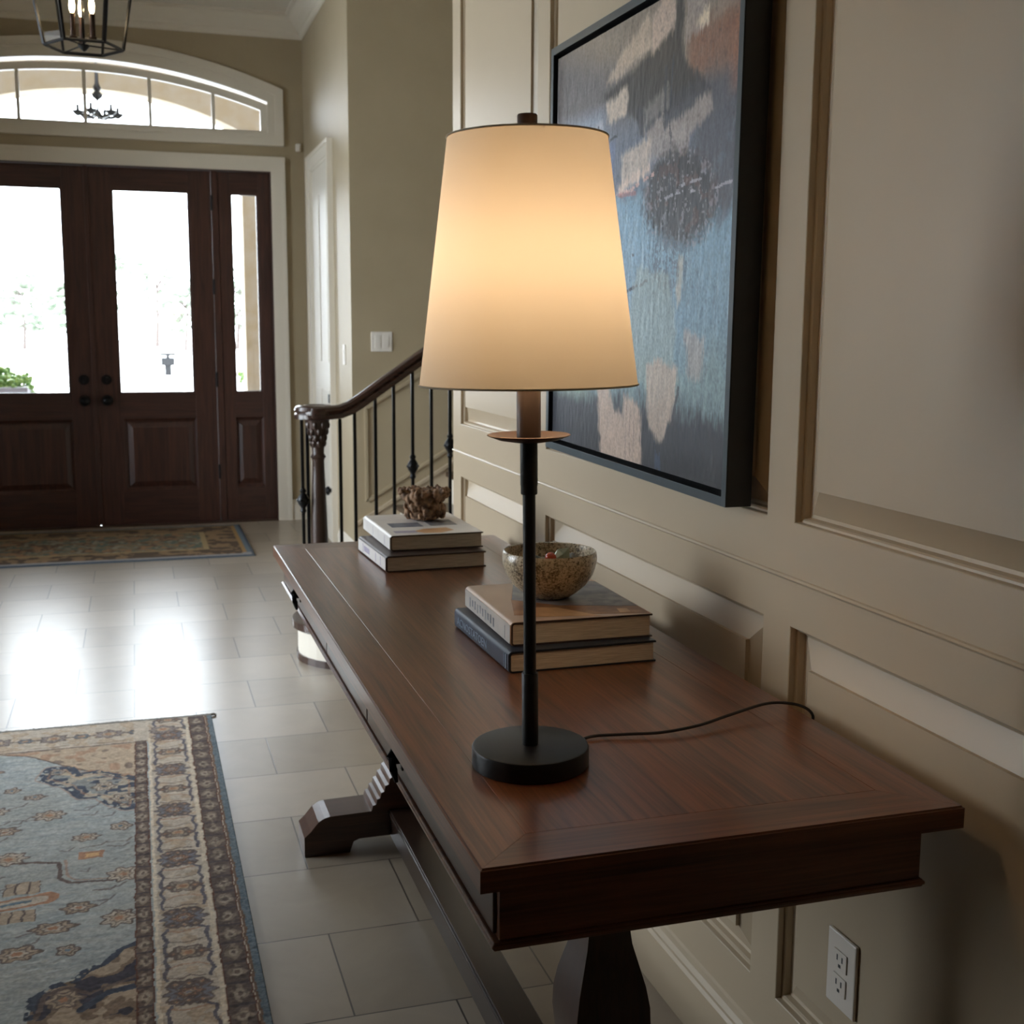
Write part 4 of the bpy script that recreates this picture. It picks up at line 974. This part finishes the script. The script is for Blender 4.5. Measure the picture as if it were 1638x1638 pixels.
# ------------------------------------------------------------------ bowl with stones
def bowl():
    cx, cy, z = .717, 2.066, TZ+h1+h2+.0032; R = .088
    r = thing('ceramic_bowl', (cx, cy, z), 'round speckled brown ceramic bowl on the near book stack', 'bowl')
    prof = [(.036, 0), (.040, .002), (.052, .010), (.068, .024), (.080, .042), (.0865, .060), (.088, .074), (.0868, .083), (.0845, .0865), (.0815, .0855), (.0805, .078), (.0795, .062), (.073, .044), (.061, .028), (.045, .015), (.02, .010), (.002, .009)]
    b = MB(); b.lathe([(a, z+c) for a, c in prof], cx, cy, 80); b.build('bowl_body', M_bowl, r, smooth=True)
    def stone(c, rad, sc, M, label, seed, sharp=False):
        b = MB(); b.ball((0, 0, 0), rad, 1 if sharp else 3, sc)
        for v in b.bm.verts: v.co *= 1+.22*noise.noise(v.co*60+Vector((seed, 0, 0)))
        o = b.build('pebble', M, None, smooth=not sharp); o.location = c; o.rotation_euler = (seed, seed*.7, seed*1.3)
        return tag(o, label, 'pebble')
    stone((cx-.002, cy-.014, z+.074), .011, (1, 1, 1), M_carn, 'glossy orange-red pebble in the bowl', 1.1)
    stone((cx+.024, cy+.002, z+.070), .021, (1.0, .7, 1.15), M_jade, 'pale green angular stone, largest in the bowl', .5, True)
    stone((cx+.05, cy+.016, z+.056), .017, (1.2, 1, .7), M_gry, 'flat grey pebble at the right side of the bowl', 2.2)
    stone((cx-.022, cy+.012, z+.056), .018, (1.2, 1, .8), M_gry2, 'dark green-grey pebble left of the orange one in the bowl', 3.1)
    stone((cx+.0, cy+.04, z+.050), .018, (1.2, 1, .7), M_gry, 'grey pebble at the back of the bowl', 4.2)
    stone((cx-.03, cy-.03, z+.048), .018, (1.1, 1, .8), M_jade, 'pale green pebble at the left front of the bowl', 5.0)
    stone((cx+.02, cy-.035, z+.046), .018, (1.1, 1, .8), M_gry2, 'dark pebble at the front of the bowl', 6.0)
def bowl_mat():
    M = mat('speckled_glaze', (.3,.22,.13), .3, coat=.3); v = coords(M)
    f = nz(M, v, 220, 5, .7, .4); f2 = nz(M, v, 40, 3)
    a = nd(M, 'ShaderNodeMath', operation='MULTIPLY_ADD'); lk(M, f2, a.inputs[0]); a.inputs[1].default_value = .35; lk(M, f, a.inputs[2])
    r = ramp(M, [(.54, lin((80,64,46))), (.62, lin((140,122,94))), (.72, lin((206,190,160)))]); lk(M, a.outputs[0], r.inputs[0]); lk(M, r.outputs[0], bsdf(M).inputs['Base Color'])
    bump(M, f, .2, .001); return M
M_bowl = bowl_mat(); M_carn = mat('carnelian', lin((190,70,36)), .2); M_jade = noisy('pale_jade', lin((150,158,132)), lin((176,180,156)), 40, .4)
M_gry = mat('grey_stone', lin((128,132,132)), .4); M_gry2 = mat('moss_stone', lin((74,82,72)), .4)
bowl()

# ------------------------------------------------------------------ coral / druse ornament
def ornament():
    cx, cy, z = .705, 3.028, TZ+h3+h4+.0018; rnd = random.Random(11); b = MB()
    z += .0018; b.lathe([(.030, z+.002), (.040, z+.012), (.042, z+.025), (.036, z+.045), (.040, z+.06), (.046, z+.072), (.02, z+.078)], cx, cy, 24)
    for k in range(190):
        q = rnd.random(); a = rnd.uniform(0, 2*PI)
        rad = (.043+.005*math.sin(q/.45*PI) if q < .45 else .037+.022*(q-.45)/.55) + rnd.uniform(-.004, .004)
        zz = z+.008+.070*q
        b.ball((cx+rad*math.cos(a), cy+rad*math.sin(a), zz), rnd.uniform(.005, .0095), 1, (1, 1, rnd.uniform(.9, 1.9)))
    for s, n in ((-1, 26), (1, 26)):
        for k in range(n): b.ball((cx+s*(.048+rnd.uniform(-.014, .014)), cy-s*.012+rnd.uniform(-.015, .015), z+.072+rnd.uniform(-.016, .010)), rnd.uniform(.005, .009), 1)
    for k in range(50): a = rnd.uniform(0, 2*PI); q = .05*math.sqrt(rnd.random()); b.ball((cx+q*math.cos(a), cy+q*math.sin(a), z+.076+rnd.uniform(-.004, .006)), rnd.uniform(.004, .008), 1)
    for k in range(26): a = 2*PI*k/26; b.ball((cx+.032*math.cos(a), cy+.032*math.sin(a), z+.006), .0058, 1)
    o = b.build('coral_ornament', M_coral, None, smooth=True)
    md = o.modifiers.new('remesh', 'REMESH'); md.mode = 'VOXEL'; md.voxel_size = .0016; md.use_smooth_shade = True
    sm = o.modifiers.new('smooth', 'SMOOTH'); sm.iterations = 2
    tag(o, 'knobbly brown coral-like mineral ornament on the far book stack', 'ornament')
M_coral = noisy('brown_crust', lin((88,64,46)), lin((158,122,90)), 55, .75, bs=.6, bd=.002, detail=6)
ornament()

# ------------------------------------------------------------------ pendant lantern
def lantern():
    cx, cy = -.137, 5.0; r = thing('pendant_lantern', (cx, cy, H), 'six-sided black metal lantern with lit candle bulbs hanging from the ceiling', 'pendant lantern')
    z0, z1, r0, r1 = 2.368, 2.80, .141, .215
    P = lambda k, rr, z: Vector((cx+rr*math.cos(k*PI/3+.06), cy+rr*math.sin(k*PI/3+.06), z))
    b = MB()
    for k in range(6):
        b.tube([P(k, r0, z0), P(k, r1, z1)], .006, 4)
        for rr, z in ((r0, z0), (r1, z1)): b.tube([P(k, rr, z), P(k+1, rr, z)], .006, 4)
        b.tube([P(k, r1, z1), P(k, .03, 3.0)], .006, 4)
    b.lathe([(.035, 2.99), (.035, 3.02), (.012, 3.03)], cx, cy, 12); b.build('lantern_frame', M_iron, r)
    b = MB()
    for k in range(6):
        a, c, d, e = P(k, r0*.985, z0+.004), P(k+1, r0*.985, z0+.004), P(k+1, r1*.985, z1-.004), P(k, r1*.985, z1-.004)
        b.bm.faces.new([b.bm.verts.new(q) for q in (a, c, d, e)])
    b.build('glass_panel', M_thin, r)
    b = MB(); b.tube([(cx, cy, 3.02), (cx, cy, H)], .006, 8); b.lathe([(.06, H-.02), (.06, H)], cx, cy, 20); b.build('hanging_rod', M_iron, r)
    b = MB(); b.tube([(cx, cy, 3.0), (cx, cy, 2.378)], .005, 8); b.lathe([(.001, 2.352), (.010, 2.358), (.022, 2.372), (.022, 2.376)], cx, cy, 16)
    for k in range(3): b.tube([(cx, cy, 2.376), P(k*2, r0, z0)], .003, 4)
    b.build('centre_stem', M_iron, r)
    for k, (dx, dy) in enumerate(((-.036, -.01), (.034, -.02), (-.006, .045))):
        b = MB(); b.lathe([(.004, 2.385), (.014, 2.395), (.014, 2.402), (.010, 2.405), (.010, 2.485)], cx+dx, cy+dy, 16); b.tube([(cx, cy, 2.39), (cx+dx, cy+dy, 2.39)], .003, 6)
        cnd = b.build('candle_sleeve', M_bronze, r, smooth=True)
        b = MB(); b.lathe([(.004, 2.485), (.009, 2.497), (.0105, 2.512), (.008, 2.535), (.003, 2.56), (.001, 2.57)], cx+dx, cy+dy, 16)
        q = b.build('bulb', M_flame, None, smooth=True); q.parent = cnd
        for v in q.data.vertices: v.co -= r.location
M_flame = mat('candle_bulb', (1,.9,.7), .4, emit=(1, .74, .42), estr=30)
lantern()
